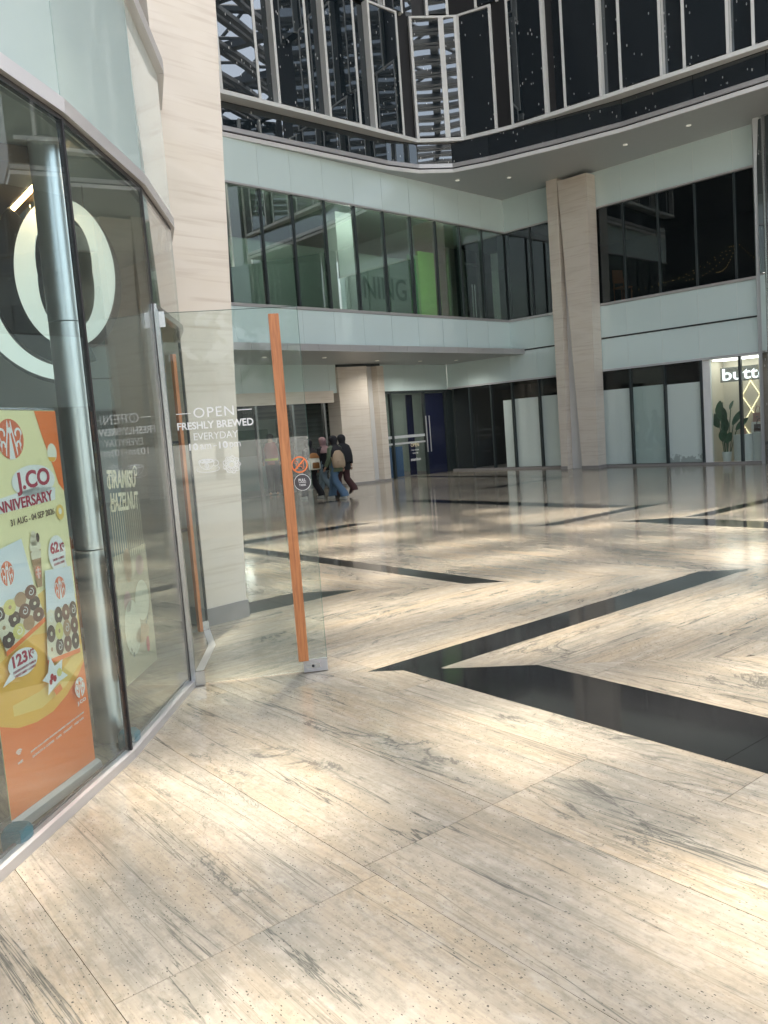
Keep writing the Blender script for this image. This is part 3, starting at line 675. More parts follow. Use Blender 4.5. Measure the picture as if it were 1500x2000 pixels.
# fixtures seen through the ground floor glass
mbx(19.6, 20.7, 20.2, 20.3, 0.9, 2.3).build("room_poster", MT['black'], mall)
mbx(19.7, 20.6, 20.18, 20.2, 1.0, 2.2).build("poster_print", MT['coffee'], mall)
mbx(18.9, 20.2, 19.1, 19.4, 0.0, 1.0).build("service_counter", MT['blue'], mall)
mbx(20.9, 21.95, GY + 0.12, GY + 0.16, 0.0, 2.7).build("navy_panel", MT['navy'], mall)
mbx(20.6, 20.9, GY + 0.6, GY + 0.64, 0.0, 2.7).build("navy_panel", MT['navy'], mall)
mbx(18.6, 20.7, GY + 2.6, GY + 2.7, 2.05, 2.6).build("shop_fascia", MT['white'], mall)
mbx(14.6, 16.6, 21.2, 21.4, 0.0, 2.2).build("display_wall", MT['roomwall'], mall)
mbx(14.9, 16.2, 21.1, 21.2, 1.1, 1.9).build("poster_print", MT['letterdk'], mall)
# entrance poster lettering on the glass
link("glass_lettering", text_mesh("mon/sun", 0.14, bold=0.002, depth=0.002), MT['paper'], mall, (20.25 - B0[0], GY + 0.02 - B0[1], 0.55), rot=(R(90), 0, 0))
for k, (z, s_) in enumerate(((1.02, .16), (0.86, .07), (0.76, .07))):
    link("glass_lettering", text_mesh(["OPEN", "from ten am", "every day"][k], s_, depth=0.002), MT['goldtext'] if k == 0 else MT['paper'], mall, (20.25 - B0[0], GY + 0.02 - B0[1], z), rot=(R(90), 0, 0))

# ---- upper storeys: lip, dark band, ledge, boxed glass with fins
LIP = [(-9, 16.3), (5, 16.1), (11.65, 15.85), (16.69, 15.57), (17.67, 15.34), (18.45, 14.78), (18.85, 13.82), (19.32, 12.01), (19.66, 10.35), (19.78, 8.6), (19.86, 7.0), (19.9, 5.6)]
FRONT = [(3.2, 15.7), (4.7, 15.68), (5.2, 15.67), (6.3, 15.65), (6.8, 15.64), (7.9, 15.6), (8.4, 15.6), (9.4, 15.56), (9.9, 15.55), (10.9, 15.52), (11.45, 15.5), (12.54, 15.45), (13.02, 15.43), (14.04, 15.38), (14.55, 15.36), (15.59, 15.31), (16.08, 15.30), (17.14, 15.26), (17.60, 15.25),
         (18.27, 14.72), (18.58, 14.44), (18.87, 13.52), (18.98, 13.14), (19.12, 12.12), (19.17, 11.66), (19.28, 10.65), (19.32, 10.20), (19.42, 9.15), (19.47, 8.69), (19.57, 7.66), (19.62, 7.2), (19.70, 6.2), (19.74, 5.75)]
ZT = 21.0
body = [L2(p) for p in LIP] + [L2((34, 5.6)), L2((34, 34)), L2((-9, 34))]
inner = []
for i, p in enumerate(LIP):
    inner.append(p)
MB().prism(body, 8.75, ZT).build("upper_storey", MT['black'], mall)
def offs(pl, d):
    out = []
    for i, p in enumerate(pl):
        a = Vector(pl[max(i - 1, 0)]); b = Vector(pl[min(i + 1, len(pl) - 1)]); t = (b - a).normalized(); n = Vector((t.y, -t.x)); out.append((p[0] + n.x * d, p[1] + n.y * d))
    return out
LF, LB = offs(LIP, 0.05), offs(LIP, 0.012)
sof = [L2(p) for p in LIP] + [L2((22.08, 5.6)), L2((22.08, 15.8)), L2((-9, 15.8))]
sof = [L2(p) for p in LIP] + [L2((22.3, 5.6)), L2((22.3, 16.6)), L2((-9, 16.6))]
MB().prism(sof, ZS + 0.004, ZS + 0.12).build("soffit", MT['soffit'], mall)
for i in range(len(LIP) - 1):
    p, q, pi_, qi = LF[i], LF[i + 1], LIP[i], LIP[i + 1]
    MB().prism([L2(p), L2(q), L2(qi), L2(pi_)], ZS - 0.02, ZS + 0.075).build("lip_panel", MT['alupale'], mall)
    MB().prism([L2(LB[i]), L2(LB[i + 1]), L2(qi), L2(pi_)], ZS + 0.075, ZS + 0.115).build("lip_groove", MT['gasket'], mall)
    MB().prism([L2(p), L2(q), L2(qi), L2(pi_)], ZS + 0.115, ZS + 0.22).build("lip_panel", MT['alu'], mall)
    n_ = max(1, round((Vector(q) - Vector(p)).length / 1.5))
    for k in range(n_):
        u = [(LIP[i][0] + (LIP[i + 1][0] - LIP[i][0]) * s_, LIP[i][1] + (LIP[i + 1][1] - LIP[i][1]) * s_) for s_ in (k / n_, (k + 1) / n_)]
        w = [(LB[i][0] + (LB[i + 1][0] - LB[i][0]) * s_, LB[i][1] + (LB[i + 1][1] - LB[i][1]) * s_) for s_ in (k / n_ + .004, (k + 1) / n_ - .004)]
        MB().prism([L2(w[0]), L2(w[1]), L2(u[1]), L2(u[0])], ZS + 0.225, 9.20).build("band_pane", MT['dglass'], mall)
def row(front, z0, z1, first_box):
    bk = offs(front, -0.20)
    for i in range(len(front) - 1):
        p, q = front[i], front[i + 1]; boxed = (i % 2 == 0) == first_box or (front is FRONT and i == 19)
        pb, qb = bk[i], bk[i + 1]
        if boxed:
            t = (Vector(q) - Vector(p)).normalized(); n = Vector((t.y, -t.x))
            a = (p[0] - n.x * .02, p[1] - n.y * .02); b = (q[0] - n.x * .02, q[1] - n.y * .02)
            MB().wall(L2(a), L2(b), z0 + 0.03, z1 - 0.03, 0.02).build("glass_pane", MT['dglass'], mall)
            for e, eb, s_ in ((p, pb, 1), (q, qb, -1)):
                f = (e[0] + t.x * 0.07 * s_, e[1] + t.y * 0.07 * s_); fb = (eb[0] + t.x * 0.07 * s_, eb[1] + t.y * 0.07 * s_)
                pts = [L2(e), L2(f), L2(fb), L2(eb)]
                MB().prism(pts if s_ > 0 else pts[::-1], z0, z1).build("fin", MT['fin'], mall)
            tp = [L2(p), L2(q), L2(qb), L2(pb)]
            MB().prism(tp, z1 - 0.05 + .051, z1 + 0.055).build("transom", MT['fin'], mall)
        else:
            MB().wall(L2(pb), L2(qb), z0 + 0.02, z1 - 0.02, 0.02).build("recessed_pane", MT['dglass'], mall)
row(FRONT, 9.32, 12.40, True)
SH = [tuple((Vector(FRONT[i]) * 0.45 + Vector(FRONT[i + 1]) * 0.55)) for i in range(len(FRONT) - 1)]
SH2 = []
for i in range(0, len(SH) - 1, 1):
    SH2.append(SH[i])
row(SH2, 12.47, 15.6, True); 
row(FRONT, 15.68, 18.8, True)
bkf = offs(FRONT, -0.40)
led = MB()
for i in range(len(FRONT) - 1):
    MB().prism([L2(FRONT[i]), L2(FRONT[i + 1]), L2(bkf[i + 1]), L2(bkf[i])], 9.22, 9.315).build("ledge", MT['fin'], mall)
# recessed downlights in both soffits
for a, b, z in ((19.15, 15.2, ZS), (20.29, 14.24, ZS), (20.67, 10.83, ZS), (20.75, 9.17, ZS), (17.6, 17.4, ZC + .02), (19.6, 17.5, ZC + .02), (21.0, 17.2, ZC + .02), (15.0, 16.8, ZC + .02), (13.0, 16.8, ZC + .02)):
    MB().tube([(a - B0[0], b - B0[1], z + 0.003), (a - B0[0], b - B0[1], z - 0.012)], 0.06, 12).build("downlight", MT['lamp'], mall)
    if z > 5: continue                     # the high ones give hardly any light by day
    ld = bpy.data.lights.new("downlight_lamp", 'SPOT'); ld.energy = 26; ld.spot_size = R(150); ld.spot_blend = 1.0; ld.shadow_soft_size = 0.06; ld.color = (1.0, 0.96, 0.88); ld.specular_factor = 0.0
    lo = bpy.data.objects.new("downlight_lamp", ld); COL.objects.link(lo); lo.parent = mall; lo.location = (a - B0[0], b - B0[1], z - 0.03)

# ------------------------------------------------------------------ stone pillars
def pil(name, label, loc): return thing(name, label, "pillar", loc, R(45))
p1 = pil("stone_pillar", "tall cream stone pillar beside the cafe doorway, widening upward, with grey plinth", E(4.02, 6.35))
MB().extr([(0, 0, 0.16), (0.43, 0, 0.16), (0.43 + .050 * 9, 0, 9.0), (0, 0, 9.0)], (0, 1.35, 0)).build("pillar_face", MT['pillar'], p1)
MB().extr([(-0.012, -0.012, 0.0), (0.445, -0.012, 0.0), (0.445, -0.012, 0.16), (-0.012, -0.012, 0.16)], (0, 1.36, 0)).build("plinth", MT['plinth'], p1)
p2 = pil("stone_pillar", "tall split stone pillar rising to the grey soffit between boarded shopfronts", E(21.6, 13.2))
def q2(b): return b - 13.2
MB().extr([(0, q2(13.88), 0.0), (0, q2(13.64), 0.0), (0, q2(13.51), ZS), (0, q2(13.88), ZS)], (0.46, 0, 0)).build("pillar_slab", MT['pillar'], p2)
MB().extr([(0, q2(13.15), 0.0), (0, q2(12.62), 0.0), (0, q2(12.54), 8.35), (0, q2(13.49), 8.35)], (0.46, 0, 0)).build("pillar_slab", MT['pillar'], p2)
MB().box(0.25, 0.44, q2(13.635), q2(13.17), 0, ZS - .03).build("pillar_recess", MT['alupale'], p2)
MB().box(-0.014, 0.47, q2(13.66), q2(13.90), 0, 0.09).build("plinth", MT['plinth'], p2)
MB().box(-0.014, 0.47, q2(12.60), q2(13.17), 0, 0.09).build("plinth", MT['plinth'], p2)
p3 = pil("stone_pillar", "broad faceted stone pillar under the entrance canopy behind the walking women", E(17.6, 18.9))
def q3(pts): return [(a - 17.6, b - 18.9) for a, b in pts]
MB().prism(q3([(16.95, 18.45), (17.25, 18.42), (17.62, 18.28), (17.85, 18.15), (17.95, 18.22), (17.95, 19.0), (16.95, 19.0)]), 0, 3.56).build("pillar_body", MT['pillar'], p3)
MB().prism(q3([(17.955, 18.36), (18.27, 18.36), (18.27, 19.0), (17.955, 19.0)]), 0, 3.56).build("pillar_recess", MT['alupale'], p3)
MB().extr([(18.275 - 17.6, 18.12 - 18.9, 0), (18.56 - 17.6, 18.12 - 18.9, 0), (18.56 - 17.6, 18.12 - 18.9, 3.56), (18.275 - 17.6, 18.12 - 18.9, 3.56)], (0, 0.8, 0)).build("pillar_slab", MT['pillar'], p3)
MB().prism(q3([(16.93, 18.43), (17.25, 18.40), (17.61, 18.26), (17.86, 18.13), (18.58, 18.10), (18.58, 19.02), (16.93, 19.02)]), 0, 0.07).build("plinth", MT['plinth'], p3)
MB().prism(q3([(16.97, 18.5), (18.5, 18.2), (18.5, 19.0), (16.97, 19.0)]), 3.561, 3.64).build("collar", MT['frame'], p3)

# ------------------------------------------------------------------ steel roof over the plaza (seen as shadows and in the dark glass)
latt = thing("roof_lattice", "dark steel roof lattice spanning above the plaza, mirrored in the upper glass", "roof", (0, 0, 21.2), R(18))
lm = random.Random(5)
RX0, RX1, RY0, RY1 = -7, 44, -9, 22
y = -30.0
while y < RY1:
    xa, xb = (RX0, RX1) if y > RY0 else (-4, 18)
    for dy in (0.0, 0.44):
        MB().box(xa, xb, y + dy, y + dy + 0.29, 0, 0.2).build("purlin", MT['latt'], latt)
    y += lm.uniform(1.5, 2.0)
x = RX0
while x < RX1:
    MB().box(x, x + 0.45, -30 if -4 < x < 18 else RY0, RY1, 0.21, 0.6).build("girder", MT['latt'], latt)
    x += lm.uniform(3.2, 4.4)
for k in range(-8, 15):
    c = k * 3.6; rr_ = 0.20 if k % 3 == 0 else 0.09
    a = Vector((c, RY0, 0.7)); b = Vector((c + 22, RY1, 0.7))
    MB().tube([a, b], rr_, 6).build("brace", MT['latt'], latt)
    a = Vector((c + 18, RY0, 1.2)); b = Vector((c - 4, RY1, 1.2))
    MB().tube([a, b], rr_, 6).build("brace", MT['latt'], latt)
# opposite wing, seen in the reflections
wing = thing("opposite_wing", "curved dark glass wing with pale fins, mirrored in the first floor windows", "building", (37, 8, 0))
wr = 11.0
def arc(r, z0, z1, a0, a1, n=40):
    mb = MB(); pts = [(r * math.cos(R(a0 + (a1 - a0) * i / n)), r * math.sin(R(a0 + (a1 - a0) * i / n))) for i in range(n + 1)]
    return mb.prism(pts, z0, z1)
arc(wr, 8.0, 20, 60, 300).build("upper_drum", MT['dglass'], wing)
arc(wr + .35, 7.4, 8.0, 60, 300).build("drum_band", MT['fin'], wing)
arc(wr - 1.8, 0, 7.4, 60, 300).build("lower_drum", MT['frame'], wing)
for k in range(32):
    t = R(80 + k * 6.4); d = Vector((math.cos(t), math.sin(t), 0)); s_ = Vector((-d.y, d.x, 0))
    MB().obox(d * wr - s_ * .06, d * .4, s_ * .12, (0, 0, 12)).v and MB().obox(d * (wr + 0.01) - s_ * .06 + Vector((0, 0, 8.02)), d * .4, s_ * .12, (0, 0, 11.9)).build("fin", MT['fin'], wing)
# unseen black mass added behind the cafe to darken the upper glass reflections
tw = thing("reflection_blocker", "unseen matte black mass added behind the cafe to darken the upper glass reflections", "building", (-9, 10, 4.7))
MB().prism([(-9, -10), (5.6, -7), (6.2, -2), (5.6, 9.2), (-9, 22)], 0, 19).build("blocker_body", MT['black'], tw)
for k in range(9):
    MB().obox((5.63 + .02 * k, -6.6 + k * .5, 0), (.25, .03, 0), (0, .1, 0), (0, 0, 19)).build("fin", MT['fin'], tw)
# trees across the road behind the viewer, seen in the door glass
def tree(x, y, h, seed, label):
    t = thing("tree", label, "tree", (x, y, 0), 0, "trees across the road mirrored in the glass"); rr = random.Random(seed)
    MB().tube([(0, 0, 0), (.1, 0, h * .3), (0, .15, h * .55)], [.22, .16, .1], 8).build("trunk", MT['bark'], t, True)
    mb = MB()
    cl = [(rr.gauss(0, h * .17), rr.gauss(0, h * .17), h * rr.uniform(.45, .95)) for _ in range(26)]
    for c in cl:
        for _ in range(60):
            p = Vector(c) + Vector((rr.gauss(0, .4), rr.gauss(0, .4), rr.gauss(0, .35))); a = Vector((rr.gauss(0, 1), rr.gauss(0, 1), rr.gauss(0, 1))).normalized() * .22; b = a.orthogonal().normalized() * .13
            mb.add([p - a, p + b, p + a, p - b], [(0, 1, 2, 3)])
    me = mb.mesh("crown"); link("crown", me, MT['tree'], t)
for k, (x, y, h) in enumerate(((-9, -24, 9), (-3.5, -27, 10), (3, -25, 8.5), (9, -28, 10), (-15, -26, 9))):
    tree(x, y, h, k, ["smaller tree of the pair on the side of the cafe", "tall tree behind the viewer on the side of the cafe", "lowest rounded tree straight behind the viewer", "tallest tree behind the viewer on the open side", "outermost tree past the cafe"][k])

# ------------------------------------------------------------------ the cafe: faceted glass front, door, fascia
V = [(-2.35, 0.72), (-1.93, 1.87), (-1.624, 3.07), (-1.436, 4.30), (-1.382, 5.53), (-1.465, 6.63), (-1.66, 7.32)]
cafe = thing("cafe_building", "glass fronted cafe with faceted clear panes and pale mint fascia beside the pillar", "building", (-1.9, 4.3, 0))
def cut(p, q, g):
    p = Vector(p); q = Vector(q); d = (q - p).normalized(); return tuple(p + d * g), tuple(q - d * g)
ZP = 3.29
for i in range(6):
    p, q = V[i], V[i + 1]
    a, b = cut(p, q, 0.012)
    if i < 4: MB().wall(a, b, 0.045, ZP, 0.012, 0.02).build("glass_pane", MT['cafe'], cafe, world=True)
    else:
        MB().wall(a, b, 2.58, ZP, 0.012, 0.02).build("transom_pane", MT['cafe'], cafe, world=True)
        MB().wall(p, q, 2.525, 2.57, 0.05, 0.02).build("transom_bar", MT['steel'], cafe, world=True)
    MB().wall(p, q, 0.0, 0.045 if i < 4 else 0.006, 0.055, 0.015).build("sill", MT['alu'], cafe, world=True)
    if i < 4: MB().wall(p, q, 0.0, 0.052, 0.012, 0.052).build("gasket", MT['gasket'], cafe, world=True)
    MB().wall(p, q, ZP, ZP + 0.025, 0.03, 0.03).build("trim", MT['gasket'], cafe, world=True)
    MB().wall(p, q, ZP + 0.026, ZP + 0.10, 0.05, 0.01).build("trim", MT['alu'], cafe, world=True)
    MB().wall(*cut(p, q, 0.006), ZP + 0.10, 4.46, 0.03, 0.02).build("fascia_panel", MT['cafemint'], cafe, world=True)
    MB().wall(p, q, 4.46, 4.56, 0.16, 0.03).build("coping", MT['alu'], cafe, world=True)
    MB().wall(p, q, ZP + 0.02, 4.45, 0.04, 0.058).build("fascia_wall", MT['mintdark'], cafe, world=True)
for i in range(1, 4):
    p = Vector(V[i]); d = (Vector(V[i + 1]) - Vector(V[i - 1])).normalized(); n = Vector((-d.y, d.x))
    MB().obox((p.x + n.x * .005 - d.x * .009, p.y + n.y * .005 - d.y * .009, 0.045), (d.x * .018, d.y * .018, 0), (n.x * .03, n.y * .03, 0), (0, 0, ZP - 0.045)).build("mullion", MT['gasket'], cafe, world=True)
p = Vector(V[4])
MB().obox((p.x - .012, p.y - .02, 0.0), (.03, 0, 0), (0, .03, 0), (0, 0, 2.53)).build("door_jamb", MT['steel'], cafe, world=True)
MB().obox((p.x - .03, p.y - .03, 0.0), (.016, 0, 0), (0, .04, 0), (0, 0, ZP)).build("door_jamb", MT['gasket'], cafe, world=True)
ins = [(v[0] - .11, v[1]) for v in V]
MB().prism(ins[::-1] + [(-7, .72), (-7, 11.0), (-1.8, 11.0)][::1], ZP + 0.02, ZP + 0.12).build("ceiling", simple("cafe_ceiling", (0.48, 0.52, 0.51), 0.8), cafe, world=True)
MB().prism([(v[0] - .1, v[1]) for v in V][::-1] + [(-7, .72), (-7, 11.0), (-1.8, 11.0)], 4.42, 4.5).build("roof", MT['soffit'], cafe, world=True)
cw = simple("cafe_wall", (0.34, 0.385, 0.38), 0.7)
MB().box(-7.1, -7.0, .7, 11, 0, 4.4).build("wall", cw, cafe, world=True)
MB().box(-7, -2.75, 10.9, 11.0, 0, 4.4).build("wall", cw, cafe, world=True)
MB().box(-7, -2.35, .62, .72, 0, 4.4).build("wall", cw, cafe, world=True)
MB().tube([(-1.655, 4.62, 0), (-1.655, 4.62, 1.10)], 0.088, 24).build("column_sleeve", MT['chrome'], cafe, True, world=True)
MB().tube([(-1.655, 4.62, 1.106), (-1.655, 4.62, 2.35)], 0.088, 24).build("column_sleeve", MT['chrome'], cafe, True, world=True)
MB().tube([(-1.655, 4.62, 2.356), (-1.655, 4.62, ZP + .02)], 0.088, 24).build("column_sleeve", MT['chrome'], cafe, True, world=True)
# brown lighting beam with a warm strip
bd = (Vector((-1.47, 4.51, 0)) - Vector((-2.14, 5.41, 0))).normalized(); bn = Vector((-bd.y, bd.x, 0))
o0 = Vector((-2.14, 5.41, 3.215)) - bd * 1.2
MB().obox(o0 - bn * .34, bd * 2.02, bn * .30, (0, 0, .09)).build("ceiling_beam", MT['brown'], cafe, world=True)
MB().obox(o0 - bn * .035, bd * 2.02, bn * .03, (0, 0, .03)).build("light_strip", MT['led'], cafe, world=True)
MB().obox(o0 - bn * .0, bd * 2.02, bn * .05, (0, 0, .09)).build("ceiling_beam", simple("tan_beam_paint", (0.42, 0.27, 0.15), 0.5), cafe, world=True)
# counter at the back of the cafe
MB().box(-6.6, -5.8, 3, 9.5, 0, 1.1).build("counter", MT['darkroom'], cafe, world=True)
MB().box(-6.98, -6.9, 3, 9.5, 1.9, 2.7).build("menu_board", MT['brown'], cafe, world=True)

UP = (R(90), 0, 0)
def put_text(name, parent, mt, body, s, z, w, h, y=-0.008, tilt=0.0, **k):
    return link(name, fit_text(body, w, h, **k), mt, parent, (s, y, z), rot=(R(90), -tilt, 0))

# the open door leaf: local x from hinge to free edge
H0 = Vector((-1.382, 5.53, 0)); H1 = Vector((-0.478, 5.677, 0)); DA = math.atan2(H1.y - H0.y, H1.x - H0.x)
croot = wmat(cafe).inverted()
def cpart(name, me, mt, loc, rz): return link(name, me, mt, cafe, croot @ Vector(loc), rz)
DW, DH = (H1 - H0).length, 2.505
dm = MB().box(0.012, DW, -0.006, 0.006, 0.012, DH).mesh("door")
door = cpart("door", dm, MT['door'], H0, DA); tag(door, "open glass door leaf with tall wooden pull and white lettering")
MB().box(DW - .0005, DW + .0015, -0.006, 0.006, 0.012, DH).build("glass_edge", MT['edge'], door)
MB().box(0.02, DW, -0.006, 0.006, DH, DH + .002).build("glass_edge", MT['edge'], door)
def pull_bar(parent, x, y0, y1):
    mb = MB().box(x - .034, x + .034, y0, y1, 0.10, 2.455); return mb.build("door_pull", MT['wood'], parent)
pull_bar(door, 0.752, -0.075, -0.035); 
MB().box(0.745, 0.775, 0.035, 0.075, 0.10, 2.455).build("door_pull", MT['wood'], door)
for z in (0.30, 0.95, 1.6, 2.25):
    MB().tube([(0.755, -0.04, z), (0.755, 0.04, z)], 0.010, 8).build("pull_fixing", MT['steel'], door, True)
MB().box(DW - .165, DW + .002, -0.016, 0.016, 0.004, 0.088).build("lock_box", MT['alu'], door)
MB().box(DW - .145, DW - .05, -0.0175, -0.0155, 0.028, 0.062).build("lock_plate", MT['steel'], door)
MB().tube([(DW - .1, -0.0172, .045), (DW - .1, -0.02, .045)], .010, 10).build("keyhole", MT['gasket'], door)
MB().box(0.0, 0.075, -0.015, 0.015, 0.004, 0.10).build("hinge_patch", MT['steel'], door)
MB().box(-0.005, 0.05, -0.015, 0.015, DH - .09, DH + .01).build("hinge_patch", MT['steel'], door)
stk = MT['sticker']
put_text("lettering", door, stk, "OPEN", 0.305, 1.845, 0.265, 0.066, space=1.12)
put_text("lettering", door, stk, "FRESHLY BREWED", 0.31, 1.762, 0.50, 0.050, bold=0.022)
put_text("lettering", door, stk, "EVERYDAY", 0.305, 1.688, 0.29, 0.047)
put_text("lettering", door, stk, "10", 0.153, 1.622, 0.058, 0.047, bold=0.022)
put_text("lettering", door, stk, "am", 0.231, 1.618, 0.072, 0.033)
put_text("lettering", door, stk, "-", 0.293, 1.620, 0.022, 0.006)
put_text("lettering", door, stk, "10", 0.348, 1.622, 0.058, 0.047, bold=0.022)
put_text("lettering", door, stk, "pm", 0.425, 1.611, 0.072, 0.045)
for a, b in ((0.06, 0.155), (0.462, 0.557)):
    MB().box(a, b, -0.009, -0.0075, 1.842, 1.847).build("rule_line", stk, door)
def ell(cx, cz, rx, rz, a0=0, a1=360, n=28, y=-0.0085): return [(cx + rx * math.cos(R(a0 + (a1 - a0) * i / n)), y, cz + rz * math.sin(R(a0 + (a1 - a0) * i / n))) for i in range(n + 1)]
def stroke(paths, r=0.0022, n=5):
    mb = MB()
    for pth in paths: mb.tube(pth, r, n)
    for v in mb.v: v.y = -0.0085 + (v.y + 0.0085) * 0.3
    return mb
cx, cz = 0.232, 1.49
stroke([ell(cx - .006, cz + .032, .05, .013), ell(cx - .006, cz + .032, .042, .009), ell(cx - .006, cz + .030, .05, .055, 180, 360), ell(cx + .05, cz + .015, .022, .02, -110, 100), ell(cx, cz - .022, .075, .022, 150, 390),
        ell(cx - .006, cz + .0, .013, .015), ell(cx - .006, cz + .034, .022, .004), [(cx - .006, -.0085, cz + .012), (cx - .006, -.0085, cz - .013)]]).build("cup_drawing", stk, door)
cx, cz = 0.39, 1.485
stroke([[(cx + (.055 + .005 * math.cos(9 * t)) * math.cos(t), -.0085, cz + (.055 + .005 * math.cos(9 * t)) * math.sin(t)) for t in [2 * math.pi * i / 60 for i in range(61)]], ell(cx, cz, .02, .02), ell(cx, cz, .027, .026)]
       + [[(cx + .028 * math.cos(t), -.0085, cz + .028 * math.sin(t)), (cx + .04 * math.cos(t + .2), -.0085, cz + .04 * math.sin(t + .2)), (cx + .054 * math.cos(t - .1), -.0085, cz + .054 * math.sin(t - .1))] for t in [k * math.pi / 6 for k in range(12)]]
       + [[(cx + .04 * math.cos(t + .2), -.0085, cz + .04 * math.sin(t + .2)), (cx + .042 * math.cos(t + .5), -.0085, cz + .042 * math.sin(t + .5))] for t in [k * math.pi / 6 for k in range(12)]]).build("ring_drawing", stk, door)
# stickers by the pull
cx, cz = 0.842, 1.447
stroke([ell(cx, cz, .052, .052), [(cx - .036, -.0085, cz - .036), (cx + .036, -.0085, cz + .036)]], 0.0052).build("no_pets_sticker", MT['nopet'], door)
stroke([[(cx - .034, -.0085, cz + .018), (cx - .024, -.0085, cz + .028), (cx - .012, -.0085, cz + .022), (cx - .008, -.0085, cz + .004), (cx + .018, -.0085, cz + .004), (cx + .03, -.0085, cz + .022), (cx + .026, -.0085, cz - .004), (cx + .028, -.0085, cz - .028), (cx + .018, -.0085, cz - .028), (cx + .014, -.0085, cz - .012), (cx - .012, -.0085, cz - .012), (cx - .014, -.0085, cz - .028), (cx - .022, -.0085, cz - .028), (cx - .022, -.0085, cz + .008), (cx - .034, -.0085, cz + .012), (cx - .034, -.0085, cz + .018)]], 0.0018).build("no_pets_sticker", MT['nopet'], door)
cx, cz = 0.852, 1.325
MB().tube([(cx, -.0085, cz), (cx, -.0066, cz)], .054, 36).build("pull_sticker", MT['pull'], door)
stroke([ell(cx, cz, .055, .055)], 0.0016).build("sticker_rim", stk, door)
put_text("lettering", door, stk, "PULL", cx, cz + .016, .05, .02, y=-.010, bold=.015)
put_text("lettering", door, stk, "TARIK", cx, cz - .018, .048, .014, y=-.010, bold=.01)
MB().box(cx - .026, cx + .026, -.0105, -.009, cz - .002, cz + .0005).build("rule_line", stk, door)
# second leaf by the pillar, ajar inwards
L0 = Vector((-1.63, 7.18, 0)); L1 = Vector((-1.80, 7.02, 0)); LA = math.atan2(L1.y - L0.y, L1.x - L0.x)
leaf2 = cpart("door", MB().box(0, 0.20, -0.006, 0.006, 0.012, DH).mesh("door"), MT['door'], L0, LA); tag(leaf2, "folded second glass leaf beside the pillar")
MB().box(-0.008, 0.004, -0.01, 0.01, 0.012, DH).build("leaf_edge", MT['gasket'], leaf2)
MB().box(0.196, 0.208, -0.01, 0.01, 0.012, DH).build("leaf_edge", MT['gasket'], leaf2)
MB().box(-0.01, 0.05, -0.016, 0.016, 0.01, 0.09).build("hinge_patch", MT['steel'], leaf2)
MB().box(0.16, 0.21, -0.016, 0.016, 0.01, 0.09).build("hinge_patch", MT['steel'], leaf2)
MB().box(0.085, 0.115, 0.03, 0.075, 0.02, 2.40).build("door_pull", MT['wood'], leaf2)
for z in (0.9, 1.65): MB().box(0.08, 0.19, 0.008, 0.032, z, z + .025).build("pull_fixing", MT['gasket'], leaf2)

# ------------------------------------------------------------------ roll-up banner behind the first pane
BO = Vector((-1.735, 3.50, 0)); BA = math.atan2(0.62, 0.135)
ban = thing("rollup_banner", "tall orange and cream roll-up banner printed with doughnut boxes, behind the cafe glass", "banner", BO, BA)
BW = 0.675
pan = MB().box(0, BW, 0.0, 0.003, 0.055, 1.86).build("print_panel", MT['cream'], ban)
MB().tube([(0, .012, 1.865), (BW, .012, 1.865)], .010, 8).build("top_rail", MT['steel'], ban, True)
MB().extr([(-.01, -.035, 0.012), (-.01, -.028, .05), (-.01, -.008, .066), (-.01, .06, 0.05), (-.01, .065, 0.012)], (BW + .02, 0, 0)).build("base_housing", MT['alu'], ban)
for x in (.05, BW - .05): MB().box(x - .03, x + .03, -.09, .11, 0.0, 0.012).build("foot", MT['steel'], ban)
MB().tube([(BW / 2, .03, .1), (BW / 2, .03, 1.86)], .008, 8).build("support_pole", MT['steel'], ban, True)
LAY = [0]
def flat(name, mt, polys):
    """printed shapes: thin films one above the other on the panel"""
    LAY[0] += 1; y = -0.00025 * LAY[0] - .0004; mb = MB()
    for pl_ in polys:
        n = len(pl_); mb.add([(p[0], y, p[1]) for p in pl_], [list(range(n))])
    return mb.build(name, mt, pan)
def el(cx, cz, rx, rz, n=22, a0=0, a1=360): return [(cx + rx * math.cos(R(a0 + (a1 - a0) * i / n)), cz + rz * math.sin(R(a0 + (a1 - a0) * i / n))) for i in range(n)]
def ptext(body, mt, s, z, w, h, tilt=0.0, **k):
    LAY[0] += 3; return put_text("printed_lettering", pan, mt, body, s, z, w, h, y=-0.00025 * LAY[0] - .0008, tilt=tilt, **k)
def curve(pts, w):
    """ribbon polygon along pts"""
    P = [Vector(p) for p in pts]; a, b = [], []
    for i, p in enumerate(P):
        d = (P[min(i + 1, len(P) - 1)] - P[max(i - 1, 0)]).normalized(); n = Vector((-d.y, d.x)) * w / 2
        k = 1.0 if 0 < i < len(P) - 1 else .3
        a.append(tuple(p + n * k)); b.append(tuple(p - n * k))
    return [[a[i], a[i + 1], b[i + 1], b[i]] for i in range(len(P) - 1)]
